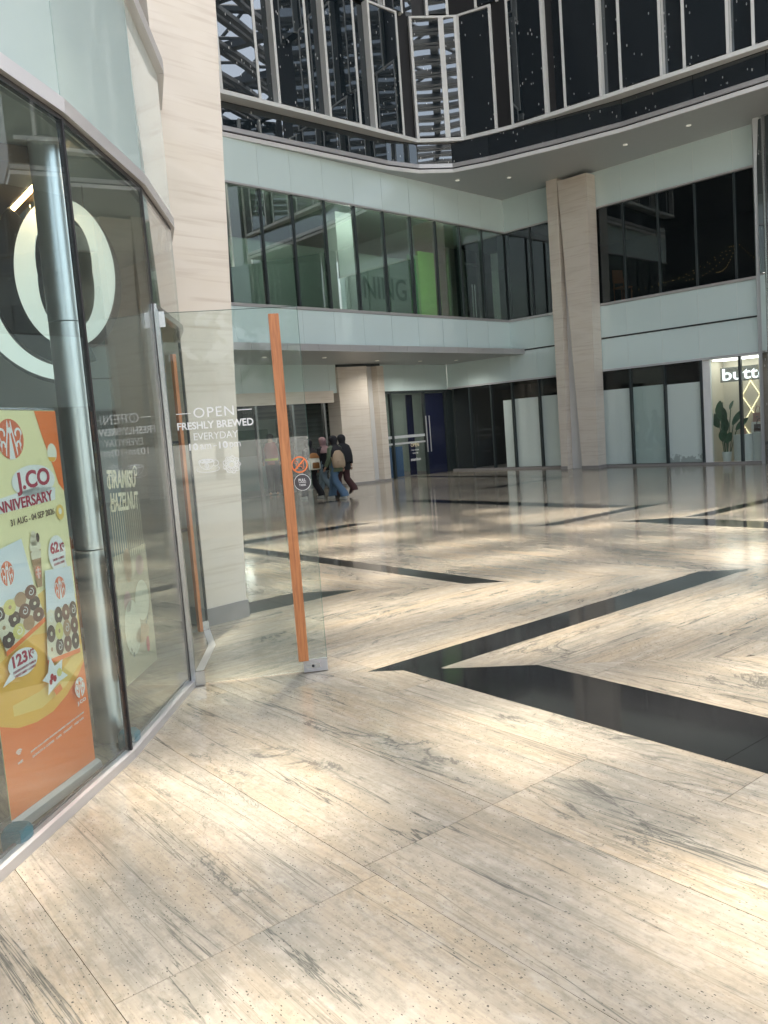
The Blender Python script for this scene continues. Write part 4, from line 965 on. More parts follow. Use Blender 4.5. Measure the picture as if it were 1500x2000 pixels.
def emblem(cx, cz, r, fg, bgm, rz=None):
    rz = rz or r
    flat("printed_emblem", fg, [el(cx, cz, r, rz, 32)])
    st = []
    for s in (-1, 1):
        st += curve([(cx + s * r * (.12 + .30 * (.5 - .5 * math.cos(t * 3.0))), cz + rz * (.92 - t * 1.75)) for t in [i / 12 for i in range(13)]], r * .09)
        st += curve([(cx + s * r * (.62 + .22 * math.cos(a)), cz + rz * (.28 + .22 * math.sin(a))) for a in [i * .45 - .6 for i in range(11)]], r * .12)
        st += curve([(cx + s * r * (.58 + .15 * math.cos(a)), cz + rz * (-.30 + .17 * math.sin(a))) for a in [i * .45 - .6 for i in range(11)]], r * .11)
        st += curve([(cx + s * r * .80, cz + rz * .18), (cx + s * r * .66, cz - rz * .2), (cx + s * r * .72, cz - rz * .62)], r * .08)
    flat("printed_emblem", bgm, st + [el(cx, cz + rz * .42, r * .16, rz * .16, 14), [(cx - r * .03, cz + rz * .3), (cx + r * .03, cz + rz * .3), (cx + r * .22, cz - rz), (cx - r * .22, cz - rz)]] + curve([(cx, cz + rz * .55), (cx, cz + rz * .78)], r * .05) + curve([(cx - r * .05, cz + rz * .55), (cx - r * .12, cz + rz * .74)], r * .05) + curve([(cx + r * .05, cz + rz * .55), (cx + r * .12, cz + rz * .74)], r * .05))
flat("printed_ground", MT['yellow'], [[(0, .056), (BW, .056), (BW, .93), (.62, .99), (.5, 1.03), (.35, .99), (.2, .93), (0, .90)]])
flat("printed_ground", MT['amber'], [[(0, .056), (BW, .056), (BW, .72), (.5, .79), (.3, .82), (.12, .78), (0, .74)]])
flat("printed_ground", MT['yellow'], [[(.10, .50), (.3, .47), (.5, .51), (BW, .60), (BW, .68), (.5, .60), (.3, .55), (.1, .55)]])
flat("printed_ground", MT['orange'], [[(0, .056), (BW, .056), (BW, .585), (.60, .52), (.5, .465), (.38, .425), (.25, .42), (.12, .44), (0, .49)]])
flat("printed_swoosh", MT['orange'], [[(.505, 1.858), (BW, 1.858), (BW, 1.46), (.635, 1.50), (.61, 1.58), (.575, 1.66), (.54, 1.75)]])
flat("printed_doughnut", MT['paleprint'], [el(.61, 1.655, .038, .045)])
flat("printed_doughnut", MT['amber'], [el(.605, 1.635, .032, .024, 18, 180, 360)])
emblem(.305, 1.73, .095, MT['emblem'], MT['paper'], .092)
# headline
flat("printed_halo", MT['paper'], [el(.44, 1.53, .165, .075, 30), [(.06, 1.395), (.59, 1.425), (.60, 1.485), (.45, 1.50), (.06, 1.455)]])
ptext("J.CO", MT['crimson'], .435, 1.528, .26, .108, R(3), bold=.03)
ptext("ANNIVERSARY", MT['crimson'], .335, 1.437, .47, .052, R(3.2), bold=.022)
ptext("31 AUG - 04 SEP 2026", MT['brownink'], .40, 1.362, .335, .030, R(3.2), bold=.008)
flat("printed_doughnut", MT['yellow'], [el(.615, 1.36, .032, .038)]); flat("printed_doughnut", MT['paleprint'], [el(.615, 1.365, .013, .016)])
# drink
flat("printed_cup", MT['coffee'], [[(.345, 1.205), (.425, 1.205), (.405, 1.03), (.365, 1.03)]])
flat("printed_cup", MT['vanilla'], [el(.385, 1.225, .043, .03), el(.383, 1.255, .03, .028), el(.38, 1.28, .017, .018), [(.347, 1.20), (.423, 1.20), (.42, 1.165), (.349, 1.165)]])
flat("printed_cup", MT['choc'], [el(.412, 1.262, .013, .022)])
emblem(.385, 1.10, .020, MT['emblem'], MT['paper'], .030)
# price bubbles
flat("printed_bubble", MT['paper'], [el(.548, 1.165, .070, .088, 26), [(.58, 1.10), (.625, 1.075), (.61, 1.12)]])
ptext("62", MT['crimson'], .530, 1.195, .068, .056, R(3), bold=.035); ptext("K*", MT['crimson'], .592, 1.19, .034, .045, R(3), bold=.03)
ptext("2 BOXES + 2 DRINKS", MT['crimson'], .55, 1.138, .094, .011, R(3)); ptext("2 DOZEN COUPLE", MT['crimson'], .552, 1.115, .088, .011, R(3))
# two boxes of doughnuts
rb = random.Random(3)
KIND = ['choc', 'mocha', 'vanilla', 'lemon', 'choc', 'vanilla', 'coffee', 'paleprint', 'choc', 'mocha']
def dbox(l0, l1, l2, l3, t2, t3, rows, cols, k0):
    # lid l0..l3 (top left, top right, bottom right, bottom left), tray down to t3,t2
    flat("printed_box", MT['boxblue'], [[l3, l2, l1, l0]])
    flat("printed_box", MT['vanilla'], [[t3, t2, l2, l3]])
    e = .022; flat("printed_box", MT['orange'], [[(t3[0], t3[1] - e), (t2[0], t2[1] - e), t2, t3]])
    cxm = (l0[0] + l1[0] + l2[0] + l3[0]) / 4; czm = (l0[1] + l1[1] + l2[1] + l3[1]) / 4
    emblem(cxm, czm, .044, MT['emblem'], MT['paper'], .056)
    disc = {}; hole = {}; marks = []
    for r_ in range(rows):
        for c_ in range(cols):
            u, v = (c_ + .5) / cols, (r_ + .42) / rows
            top = Vector(l3) * (1 - u) + Vector(l2) * u; bot = Vector(t3) * (1 - u) + Vector(t2) * u
            q = top * (1 - v) + bot * v; rx = (Vector(l2) - Vector(l3)).length / cols * .53; rz = (top - bot).length / rows * .56
            kd = KIND[(k0 + r_ * cols + c_ * 3 + r_) % len(KIND)]
            disc.setdefault(kd, []).append(el(q.x, q.y, rx, rz, 20))
            if (r_ + c_) % 3: hole.setdefault('vanilla' if kd in ('choc', 'mocha') else 'coffee', []).append(el(q.x, q.y, rx * .26, rz * .26, 12))
            else: marks += curve([(q.x + rx * (.1 + .05 * i) * math.cos(i * .8), q.y + rz * (.1 + .05 * i) * math.sin(i * .8)) for i in range(11)], .004)
    for kd, pls in disc.items(): flat("printed_doughnut", MT[kd], pls)
    for kd, pls in hole.items(): flat("printed_doughnut", MT[kd], pls)
    flat("printed_icing", MT['paper'], marks)
dbox((0.0, 1.23), (.285, 1.275), (.335, 1.055), (.02, .985), (.39, .885), (.09, .80), 3, 4, 0)
dbox((.425, 1.10), (.64, 1.085), (.645, .90), (.40, .90), (.635, .665), (.365, .68), 3, 4, 5)
flat("printed_bubble", MT['paper'], [el(.185, .725, .105, .062, 28), [(.09, .70), (.03, .655), (.13, .672)]])
ptext("123", MT['crimson'], .165, .745, .105, .055, R(4), bold=.035); ptext("K*", MT['crimson'], .248, .748, .04, .045, R(4), bold=.03)
ptext("2 DOZEN DONUTS / TUMBLER", MT['crimson'], .19, .702, .165, .011, R(4)); ptext("2 BOXES DRINK + 1 COUPLE", MT['crimson'], .19, .682, .155, .011, R(4))
flat("printed_paper", MT['paper'], [[(.30, .60), (.35, .625), (.375, .70), (.405, .64), (.47, .655), (.455, .60), (.50, .565), (.42, .555), (.33, .52), (.345, .575)]])
flat("printed_fruit", MT['red'], [el(.375, .595, .014, .016), el(.395, .582, .014, .016), el(.362, .575, .012, .014)])
flat("printed_fruit", MT['lemon'], [el(.435, .60, .020, .020)]); flat("printed_fruit", MT['orange'], [[(.375, .53), (.43, .545), (.445, .515), (.39, .50)]])
emblem(.585, .475, .042, MT['paper'], MT['orange'], .052)
ptext("J.CO", MT['paper'], .585, .402, .075, .022, R(3), bold=.02)
ptext("WIFI", MT['paper'], .075, .30, .035, .012, R(3)); stw = []
for r_ in (.010, .019, .028): stw += curve([(.075 + r_ * math.cos(a), .33 + r_ * math.sin(a)) for a in [R(40 + 10 * i) for i in range(11)]], .0055)
flat("printed_wifi", MT['paper'], stw)
for t_, z_, w_ in (("JAKARTA / KUALA LUMPUR / SINGAPORE / PHILIPPINES / HONG KONG / SAUDI ARABIA", .33, .44), ("DONUTS & COFFEE   CAFE   YOGURT   FREE WIFI", .305, .42)):
    ptext(t_, MT['paper'], .37, z_, w_, .010, R(4))
# teal foam blocks on the cafe floor against the sill
for nm, (x, y), lb in ((0, (-1.655, 3.37), "teal foam block on the cafe floor by the banner foot"), (1, (-1.505, 4.46), "teal foam block tucked behind the dark mullion")):
    t = MB().loft([(0, 0, 0, .045, .05), (0, 0, .012, .058, .062), (0, 0, .08, .058, .062), (0, 0, .098, .045, .05)], 14, wob=.1, seed=nm)
    for v in t.v:
        s_ = max(abs(v.x), abs(v.y)) / (math.hypot(v.x, v.y) + 1e-6)
        v.x /= (s_ * .55 + .45); v.y /= (s_ * .55 + .45)
    o = t.build("foam_block", MT['teal'], None, True); o.location = (x, y, 0); tag(o, lb, "foam block")
# gold poster on film inside the second pane
u2 = Vector((V[4][0] - V[3][0], V[4][1] - V[3][1], 0)).normalized()
pst = thing("hanging_poster", "narrow gold and cream dessert poster with ornate lettering inside the second cafe pane", "poster", Vector((V[3][0], V[3][1], 0)) + Vector((-.075, 0, 0)), math.atan2(u2.y, u2.x))
MB().box(.22, .76, 0, .003, .33, 1.06).build("film", glass("printed_film", (.95, .9, .8), .03, haze=.75, hazecol=(.72, .60, .42)), pst)
for k in range(15):
    MB().box(.25 + k * .034, .254 + k * .034, -.001, .001, 1.02, 1.34).build("stripe", MT['goldtext'], pst)
put_text("lettering", pst, MT['goldtext'], "TIRAMISU", .48, 1.475, .46, .105, y=-.002, tilt=R(-3), shear=.15, bold=.03)
put_text("lettering", pst, MT['goldtext'], "HAZELNUT", .49, 1.345, .46, .105, y=-.002, tilt=R(-3), shear=.15, bold=.03)
def curl(cx, cz, r, s):
    return [(cx + s * r * (1 - .07 * i) * math.cos(i * .55), -.003, cz + r * (1 - .07 * i) * math.sin(i * .55)) for i in range(12)]
stroke([curl(.27, 1.46, .06, 1), curl(.70, 1.50, .045, -1), curl(.28, 1.33, .055, 1)], .005).build("scrolls", MT['goldtext'], pst)
for mt_, pls in (('coffee', [el(.42, .98, .06, .10), el(.55, .55, .12, .05)]), ('vanilla', [el(.40, .62, .13, .16), el(.60, .74, .12, .12)]), ('pinkish', [el(.36, .78, .06, .06), el(.62, .95, .07, .06)]), ('choc', [el(.34, .5, .012, .016), el(.37, .47, .012, .016), el(.66, .62, .012, .016), el(.63, .60, .01, .014)]), ('red', [el(.62, .47, .03, .05)])):
    mb = MB()
    for q in pls: mb.add([(p[0], -.0015, p[1]) for p in q], [list(range(len(q)))])
    mb.build("printed_shape", MT[mt_], pst)
# hanging letter sign in the cafe
sg = thing("hanging_sign", "large pale ring shaped letter on black backing hung inside the cafe behind the steel column", "sign", (-1.87, 5.32, 2.76), R(8))
def ringm(rx, rz, wx, wz, y0, y1, a0=0, a1=360, n=64):
    mb = MB(); nn = n + 1 if a1 - a0 < 360 else n
    for i in range(nn):
        t = R(a0 + (a1 - a0) * i / n); c, s = math.cos(t), math.sin(t)
        w1 = wx * (1 - .25 * abs(s))
        for (r1, r2_) in ((rx, rz), (rx - w1, rz - wz)):
            for y in (y0, y1): mb.v.append(Vector((r1 * c, y, r2_ * s)))
    for i in range(n if a1 - a0 < 360 else n):
        a, b = 4 * i, 4 * ((i + 1) % nn)
        mb.f += [[a, b, b + 1, a + 1], [a + 2, a + 3, b + 3, b + 2], [a, a + 2, b + 2, b], [a + 1, b + 1, b + 3, a + 3]]
    if a1 - a0 < 360: mb.f += [[0, 1, 3, 2], [4 * n, 4 * n + 2, 4 * n + 3, 4 * n + 1]]
    return mb
ringm(.298, .455, .132, .092, -.02, 0.0).build("letter_face", MT['sign'], sg)
ringm(.301, .458, .138, .098, 0.001, .22).build("letter_return", MT['black'], sg)
ringm(.60, .665, .15, .085, -.01, .01, 188, 268).build("letter_face", MT['sign'], sg)
ringm(.612, .69, .175, .12, .011, .20, 186, 270).build("letter_return", MT['black'], sg)
ringm(.46, .56, .16, .13, .03, .06, 130, 285).build("backing", MT['black'], sg)
for x in (-.18, .14): MB().tube([(x, .08, .35), (x, .08, .56)], .006, 6).build("hanger_rod", MT['steel'], sg)
# cafe table and chair further in
tb = thing("cafe_table", "small dark cafe table with wooden top seen through the glass past the banner", "table", (-3.3, 8.3, 0))
MB().box(-.32, .32, -.32, .32, .72, .75).build("table_top", MT['chair'], tb); MB().tube([(0, 0, .02), (0, 0, .72)], .03, 10).build("stem", MT['black'], tb, True); MB().tube([(0, 0, 0), (0, 0, .02)], .22, 20).build("base", MT['black'], tb)
ch = thing("cafe_chair", "wooden cafe chair with slatted back seen through the glass past the banner", "chair", (-3.05, 7.5, 0), R(15))
MB().box(-.2, .2, -.2, .2, .43, .46).build("seat", MT['chair'], ch)
for x in (-.18, .18):
    for y, h in ((-.18, .9), (.18, .43)): MB().box(x - .018, x + .018, y - .018, y + .018, 0, h).build("leg", MT['chair'], ch)
for z in (.62, .74, .84): MB().box(-.162, .162, -.19, -.17, z, z + .05).build("back_slat", MT['chair'], ch)

# ------------------------------------------------------------------ the handbag shop window
def B(a, b, z=0.0): return E(a, b, z)
sg2 = thing("shop_sign", "white lit lettering reading butto on a clear strip above the shop window", "sign", B(22.62, 8.9, 2.2), R(45))
me = fit_text("button", 1.50, .31, bold=.015)
tx = link("lit_lettering", me, MT['signw'], sg2, (0, -.32, .17), rot=(R(90), 0, R(-90)))
MB().box(.03, .05, -.98, .50, -.03, .36).build("backing_strip", glass("sign_strip", (.9, .92, .92), .05, haze=.6, hazecol=(.20, .21, .21)), sg2)
for y in (-.6, .4): MB().tube([(.04, y, .36), (.04, y, .56)], .008, 6).build("hanger_rod", MT['steel'], sg2)
pl_ = thing("potted_plant", "tall broad leaved plant in a white pot in the lit shop window", "plant", B(22.62, 9.28), R(45))
MB().loft([(0, 0, .03, .10, .10), (0, 0, .30, .135, .135), (0, 0, .30, .12, .12), (0, 0, .27, .11, .11)], 20).build("pot", MT['white'], pl_, True)
rl = random.Random(4)
for k, (b, h, tilt, L, wd) in enumerate(((.10, 1.35, .1, .48, .13), (-.02, 1.20, .25, .45, .14), (.16, 1.1, .5, .42, .13), (.02, .95, .2, .42, .14), (-.22, 1.15, -.5, .46, .09), (-.30, 1.0, -.7, .42, .09), (.04, .70, .1, .36, .13), (-.10, 1.5, -.12, .24, .05), (.13, 1.5, .1, .2, .05), (-.05, .62, -.2, .3, .12))):
    mb = MB(); base = Vector((rl.uniform(-.05, .05), b * .35, .28)); tip = Vector((rl.uniform(-.12, .12), b, h - L * .3)); 
    MB().tube([base, (base + tip) / 2 + Vector((0, 0, .04)), tip], .011, 6).build("stem", MT['leaf'], pl_, True)
    up = Vector((0, math.sin(tilt), math.cos(tilt))); side = Vector((.25, math.cos(tilt), -math.sin(tilt))).normalized(); nrm = up.cross(side)
    rows_ = 7
    for i in range(rows_ + 1):
        s = i / rows_; w = wd * math.sin(math.pi * min(max(s * .93 + .04, 0), 1)) ** .7; c = tip + up * (L * s) - nrm * (.10 * s * s)
        for q in (-1, 0, 1): mb.v.append(c + side * w * q + nrm * (.03 * abs(q)))
    for i in range(rows_):
        for q in range(2): mb.f.append([i * 3 + q, i * 3 + q + 1, i * 3 + q + 4, i * 3 + q + 3])
    mb.build("leaf", MT['leaf'], pl_, True)
def plinth(a, b, r, h, label):
    o = MB().tube([(0, 0, .02), (0, 0, h)], r, 28); o.tube([(0, 0, 0), (0, 0, .02)], r - .02, 28)
    o = o.build("display_plinth", MT['white'], None, True); o.location = B(a, b, 0); tag(o, label, "plinth", "white plinths in the shop window")
plinth(22.68, 8.83, .27, .75, "white round plinth beside the potted plant in the shop window")
plinth(22.74, 8.40, .22, .80, "taller white round plinth under the dark handbag in the shop window")
def handbag(a, b, z, w, h, mt, label, rz=-45):
    t = thing("handbag", label, "handbag", B(a, b, z), R(45))
    MB().extr([(-.06, -w / 2, 0), (-.06, w / 2, 0), (-.05, w / 2 * .86, h), (-.05, -w / 2 * .86, h)], (.11, 0, 0)).build("bag_body", mt, t)
    MB().box(-.066, -.06, -w / 2 * .9, w / 2 * .9, h * .55, h * .98).build("flap", mt, t)
    MB().tube([(0, w * .28 * math.cos(k * math.pi / 10), h + h * .75 * math.sin(k * math.pi / 10)) for k in range(11)], .011, 8).build("handle", mt, t, True)
    MB().box(-.072, -.066, -.02, .02, h * .5, h * .62).build("clasp", MT['steel'], t)
handbag(22.72, 8.42, .80, .30, .20, MT['darkbag'], "dark brown handbag standing on the taller white plinth")
handbag(22.70, 8.86, .75, .13, .16, MT['pinkish'], "tiny pink handbag on the plinth beside the plant")
handbag(22.95, 8.55, 1.06, .24, .24, MT['pinkish'], "dusty pink handbag with ring handle above the dark one")
st_ = MB().box(-.1, .1, -.16, .16, 0, 1.05).build("display_riser", MT['white']); st_.location = B(22.98, 8.55, 0); st_.rotation_euler = (0, 0, R(45)); tag(st_, "narrow white riser behind the plinths carrying the pink handbag", "riser")
gl_ = thing("wall_lattice", "gold lit diamond strips on the beige shop wall", "wall decoration", B(23.32, 8.86, 1.0), R(45))
for k in range(-1, 2):
    for s in (-1, 1):
        MB().tube([(0, -.24 * s, k * .78), (0, .24 * s, k * .78 + .78)], .011, 6).build("lit_strip", MT['goldled'], gl_)
# upstairs restaurant: chair and fairy lights
cu = thing("restaurant_chair", "orange wooden chair by the dark first floor window", "chair", B(22.75, 12.2, ZW0), R(20))
MB().box(-.2, .2, -.2, .2, .43, .47).build("seat", MT['chair'], cu)
MB().extr([(-.19, .19, .62), (.19, .19, .62), (.17, .22, 1.0), (-.17, .22, 1.0)], (0, .025, 0)).build("backrest", MT['chair'], cu)
for x in (-.17, .17):
    for y, h in ((-.17, .43), (.18, .7)): MB().tube([(x, y, 0), (x, y, h)], .018, 8).build("leg", MT['chair'], cu)
fl_ = MB(); rf = random.Random(2)
for k in range(6):
    t0 = (24.6, 9.6, 6.15); t1 = (24.3 + rf.uniform(-.4, .4), 8.5 + k * .85, 5.35 + rf.uniform(-.1, .1))
    for i in range(16):
        s = i / 15; p = E(t0[0] * (1 - s) + t1[0] * s, t0[1] * (1 - s) + t1[1] * s, t0[2] * (1 - s) + t1[2] * s - .25 * math.sin(math.pi * s)); fl_.ball(p, .012, .012, .012, 5, 3)
tag(fl_.build("fairy_lights", MT['fairy']), "strings of amber fairy lights hanging in the dark upstairs restaurant", "string lights")

# ------------------------------------------------------------------ people
def skin_body(joints, edges, parent):
    me = bpy.data.meshes.new("body"); names = list(joints); me.from_pydata([joints[n][0] for n in names], [(names.index(a), names.index(b)) for a, b in edges], [])
    ob = bpy.data.objects.new("body", me); COL.objects.link(ob)
    ob.modifiers.new("skin", 'SKIN'); sk = me.skin_vertices[0].data
    for i, n in enumerate(names):
        r = joints[n][1]; sk[i].radius = (r, r) if not isinstance(r, tuple) else r; sk[i].use_root = (n == 'pelvis')
    ob.modifiers.new("sub", 'SUBSURF').levels = 1
    dg = bpy.context.evaluated_depsgraph_get(); dg.update()
    m2 = bpy.data.meshes.new_from_object(ob.evaluated_get(dg)); bpy.data.objects.remove(ob)
    for p in m2.polygons: p.use_smooth = True
    m2.materials.clear()
    return link("body", m2, MT['skin'], parent)
def person(label, loc, face, ht, lead, stride, top, trous, hij, shoe, arms=(0.15, -0.1), longveil=False, wide=1.0, lift=0.0, hijlen=1.18):
    t = thing("person", label, "person", loc, face, "women in headscarves walking under the canopy"); s = ht / 1.60; t.scale = (s, s, s)
    L = lead; sy = stride
    hip = {1: Vector((.085, 0, .84)), -1: Vector((-.085, 0, .84))}
    ank = {L: Vector((L * .08, sy * .55, .085)), -L: Vector((-L * .08, -sy * .55, .09 + lift))}
    kn = {L: Vector((L * .085, sy * .36 + .04, .47)), -L: Vector((-L * .085, -sy * .16 + .06, .46))}
    J = dict(pelvis=((0, 0, .88), .11), waist=((0, .01, 1.02), .10), chest=((0, .015, 1.22), .12), neck=((0, .03, 1.36), .05), jaw=((0, .055, 1.43), .062), head=((0, .045, 1.505), .082), crown=((0, .04, 1.565), .06),
             nose=((0, .135, 1.485), .014))
    Ed = [('pelvis', 'waist'), ('waist', 'chest'), ('chest', 'neck'), ('neck', 'jaw'), ('jaw', 'head'), ('head', 'crown'), ('head', 'nose')]
    hands = []
    for q in (-1, 1):
        n = 'l' if q < 0 else 'r'
        sw = arms[0] if q < 0 else arms[1]
        sh = Vector((q * .165, .0, 1.30)); elb = Vector((q * .215, sw * .35 - .03, 1.04)); wr = Vector((q * .20, sw + .02, .83)); hd = wr + (wr - elb).normalized() * .06 
        J['sh' + n] = (tuple(sh), .055); J['el' + n] = (tuple(elb), .036); J['wr' + n] = (tuple(wr), .024); J['hd' + n] = (tuple(hd), .030)
        J['hip' + n] = (tuple(hip[q]), .085); J['kn' + n] = (tuple(kn[q]), .055); J['an' + n] = (tuple(ank[q]), .038); J['to' + n] = (tuple(ank[q] + Vector((0, .14, -.055))), .03)
        Ed += [('chest', 'sh' + n), ('sh' + n, 'el' + n), ('el' + n, 'wr' + n), ('wr' + n, 'hd' + n), ('pelvis', 'hip' + n), ('hip' + n, 'kn' + n), ('kn' + n, 'an' + n), ('an' + n, 'to' + n)]
        hands.append((q, hd, (wr - elb).normalized(), sh, elb, wr))
    body = skin_body(J, Ed, t)
    for q, hd, d, sh, elb, wr in hands:
        fb = MB(); fw = Vector((0, 1, 0)); 
        for k, ln in enumerate((.055, .066, .072, .062)):
            o = hd + d * .015 + Vector((0, (k - 1.5) * .017, 0)); m_ = o + d * ln * .6; fb.tube([o, m_, m_ + (d + Vector((-q * .5, 0.1, 0))).normalized() * ln * .55], [.0085, .008, .006], 6)
        o = hd - d * .01 + Vector((0, .03, 0)); fb.tube([o, o + Vector((-q * .01, .022, -.02)), o + Vector((-q * .018, .03, -.045))], [.010, .009, .007], 6)
        fb.build("hand", MT['skin'], t, True)
    # trousers
    for q in (-1, 1):
        h_, k_, a_ = hip[q], kn[q], ank[q]
        mid = (h_ + k_) / 2 + Vector((0, .015, 0)); cf = (k_ + a_) / 2 + Vector((0, -.03, 0)); d2 = a_ + Vector((0, -.02, -.02))
        pts = [h_ + Vector((-q * .02, 0, .12)), h_ + Vector((0, 0, -.02)), mid, k_, cf, a_ + Vector((0, -.012, .05)), d2]
        rr = [.105, .115, .098, .078 * wide, .078 * wide, .085 * wide, .092 * wide]
        mb = MB().tube(pts, rr, 14)
        for v in mb.v: v += Vector((1, 1, 0)) * .012 * mnoise.noise(v * 14 + Vector((q, ht, 0)))
        mb.build("trouser_leg", trous, t, True)
        sh_ = MB().loft([(a_.x, a_.y + .035, a_.z - .085, .045, .125), (a_.x, a_.y + .035, a_.z - .06, .05, .13), (a_.x, a_.y + .02, a_.z - .025, .045, .105), (a_.x, a_.y - .01, a_.z + .02, .035, .05)], 16)
        if q == -L and lift:
            c0 = a_ + Vector((0, 0.1, -.08))
            for v in sh_.v:
                r_ = v - c0; an = R(-38); v.y, v.z = c0.y + r_.y * math.cos(an) - r_.z * math.sin(an), c0.z + r_.y * math.sin(an) + r_.z * math.cos(an)
        sh_.build("shoe", shoe, t, True)
    # loose top and sleeves
    mb = MB().loft([(0, 0.0, .70, .19, .155), (0, 0, .80, .195, .16), (0, 0.005, .95, .175, .14), (0, .01, 1.10, .18, .145), (0, .01, 1.22, .19, .14), (0, .01, 1.31, .165, .11), (0, .02, 1.37, .08, .07)], 22, wob=.07, seed=ht * 9)
    mb.build("tunic", top, t, True)
    for q, hd, d, sh, elb, wr in hands:
        mb = MB().tube([sh + Vector((-q * .05, 0, .015)), sh + Vector((q * .01, 0, -.02)), (sh + elb) / 2, elb, elb * .45 + wr * .55, wr * .9 + elb * .1], [.07, .075, .066, .058, .054, .05], 12)
        for v in mb.v: v += Vector((1, 1, 1)) * .008 * mnoise.noise(v * 16)
        mb.build("sleeve", top, t, True)
    # headscarf with the face left open
    rings = [(0, .03, 1.625, .012, .012), (0, .03, 1.617, .048, .05), (0, .028, 1.59, .083, .088), (0, .024, 1.545, .101, .112), (0, .018, 1.49, .100, .110), (0, .012, 1.44, .088, .095), (0, .008, 1.395, .080, .082), (0, .0, 1.36, .115, .10), (0, -.015, 1.31, .185, .14), (0, -.03, 1.24, .21, .165), (0, -.05, hijlen, .205, .18)]
    if longveil: rings += [(0, -.06, 1.02, .215, .19), (0, -.06, .90, .21, .185)]
    sc = MB().loft(rings, 26, cap=False, wob=.05, seed=ht * 5)
    keep = []
    for f in sc.f:
        c = sum((sc.v[i] for i in f), Vector()) / 4
        if c.y > .075 and 1.425 < c.z < 1.565 and abs(c.x) < .062: continue
        keep.append(f)
    sc.f = keep; sc.build("headscarf", hij, t, True)
    fc = MB()
    for q in (-1, 1): fc.ball((q * .028, .117, 1.505), .009, .006, .006, 8, 5)
    fc.build("eye", MT['black'], t); MB().ball((0, .118, 1.447), .018, .006, .006, 8, 5).build("mouth", MT['pinkish'], t)
    return t
FACE = math.atan2(.62, -.78) - math.pi / 2
w3 = person("woman in loose olive green shirt and wide blue jeans with black headscarf and beige bag", (-1.10, 20.50, 0), FACE, 1.545, 1, .50, MT['olive'], MT['jeans'], MT['hblack'], MT['shoe'], wide=1.25, hijlen=1.08)
w4 = person("woman in long black veil and maroon trousers, stepping with one heel raised", (-0.92, 21.05, 0), FACE, 1.555, -1, .36, MT['hblack'], MT['maroon'], MT['hblack'], MT['darkshoe'], longveil=True, wide=1.15, lift=.08)
w2 = person("woman in mauve headscarf, black top and pale jeans at the front of the group", (-1.46, 21.9, 0), FACE, 1.52, 1, .56, MT['hblack'], MT['ljeans'], MT['hmauve'], MT['shoe'], lift=.05)
w1 = person("person all in black with white soled shoes carrying a caramel and cream backpack", (-1.78, 21.15, 0), FACE, 1.50, -1, .42, MT['hblack'], MT['hblack'], MT['hblack'], MT['shoe'], wide=1.1)
def bag(label, loc, rz, mt, w, d, h, pocket, strap, flap=None):
    t = thing("backpack", label, "bag", loc, rz)
    b = MB().loft([(0, 0, 0, w * .42, d * .42), (0, 0, .02, w * .5, d * .5), (0, 0, h * .35, w * .52, d * .52), (0, .01, h * .75, w * .42, d * .42), (0, .02, h * .95, w * .26, d * .3), (0, .02, h, w * .12, d * .18)], 20, wob=.12, seed=w * 30); b.build("bag_body", mt, t, True)
    MB().loft([(0, -d * .46, h * .08, w * .26, d * .14), (0, -d * .46, h * .12, w * .32, d * .2), (0, -d * .44, h * .40, w * .30, d * .18), (0, -d * .42, h * .44, w * .22, d * .1)], 16).build("pocket", pocket, t, True)
    for s in (-1, 1): MB().tube([(s * w * .34, d * .35, h * .25), (s * w * .42, d * .8, h * .8), (s * w * .36, d * .9, h * 1.15), (s * w * .2, d * .3, h * .97)], .014, 6).build("strap", strap, t, True)
    if flap: MB().loft([(0, -.01, h * .70, w * .46, d * .47), (0, .0, h * .80, w * .42, d * .44), (0, .01, h * .97, w * .27, d * .31), (0, .02, h * 1.01, w * .1, d * .15)], 18).build("flap", flap, t, True)
    return t
def behind(w, side, back, z): f = w.rotation_euler.z; return Vector(w.location) + Matrix.Rotation(f, 3, 'Z') @ Vector((side, -back, 0)) + Vector((0, 0, z))
bag("beige drawstring backpack worn by the woman in the olive shirt", behind(w3, -.10, .20, .78), FACE - R(18), MT['bagtan'], .34, .2, .42, MT['bagtan'], MT['bagtan'])
bag("cream and caramel backpack with white straps worn by the person in black", behind(w1, -.06, .20, .74), FACE - R(18), MT['paleprint'], .32, .19, .42, MT['bagbrown'], MT['paper'], MT['bagbrown'])
vb = tag(thing("person", "person in dark red vest with yellow band standing inside the dark entrance", "person", (-3.05, 23.6, 0), R(170)), None)
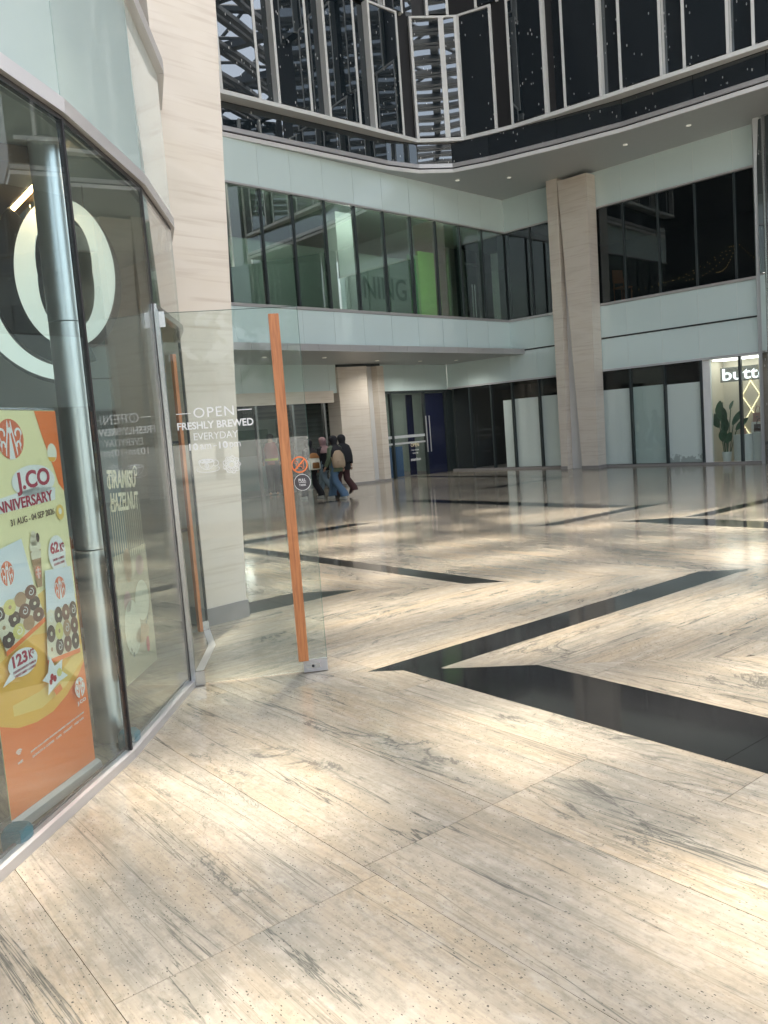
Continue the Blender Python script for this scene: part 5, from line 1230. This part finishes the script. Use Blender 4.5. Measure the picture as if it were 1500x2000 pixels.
def guard(t):
    J = dict(pelvis=((0, 0, .95), .12), waist=((0, .0, 1.1), .12), chest=((0, 0, 1.34), .15), neck=((0, .02, 1.5), .055), head=((0, .03, 1.62), .09), crown=((0, .03, 1.70), .06), nose=((0, .12, 1.62), .014))
    Ed = [('pelvis', 'waist'), ('waist', 'chest'), ('chest', 'neck'), ('neck', 'head'), ('head', 'crown'), ('head', 'nose')]
    for q, n in ((-1, 'l'), (1, 'r')):
        for nm, p, r_ in (('sh', (q * .19, 0, 1.43), .06), ('el', (q * .25, -.02, 1.14), .042), ('wr', (q * .24, .06, .92), .03), ('hd', (q * .24, .08, .84), .03), ('hip', (q * .09, 0, .9), .1), ('kn', (q * .1, .02, .5), .07), ('an', (q * .1, 0, .08), .045), ('to', (q * .11, .14, .03), .035)): J[nm + n] = (p, r_)
        Ed += [('chest', 'sh' + n), ('sh' + n, 'el' + n), ('el' + n, 'wr' + n), ('wr' + n, 'hd' + n), ('pelvis', 'hip' + n), ('hip' + n, 'kn' + n), ('kn' + n, 'an' + n), ('an' + n, 'to' + n)]
        MB().tube([(q * .09, 0, .95), (q * .1, .02, .5), (q * .1, 0, .06)], [.13, .095, .085], 12).build("trouser_leg", MT['hblack'], t, True)
        MB().tube([(q * .15, 0, 1.45), (q * .22, -.01, 1.28), (q * .25, -.02, 1.12), (q * .24, .05, .95)], [.075, .075, .06, .05], 12).build("sleeve", MT['hblack'], t, True)
    skin_body(J, Ed, t)
    MB().loft([(0, 0, .86, .2, .15), (0, 0, 1.1, .19, .15), (0, 0, 1.32, .22, .165), (0, 0, 1.46, .17, .12), (0, .01, 1.5, .08, .07)], 22, wob=.05).build("vest", MT['vest'], t, True)
    MB().loft([(0, 0, .98, .2, .158), (0, 0, 1.04, .2, .158)], 22).build("reflective_band", MT['hivis'], t, True)
    MB().loft([(0, .02, 1.60, .096, .105), (0, .02, 1.68, .092, .1), (0, .02, 1.735, .05, .055), (0, .02, 1.74, .01, .01)], 18).build("hair", MT['hblack'], t, True)
guard(vb)
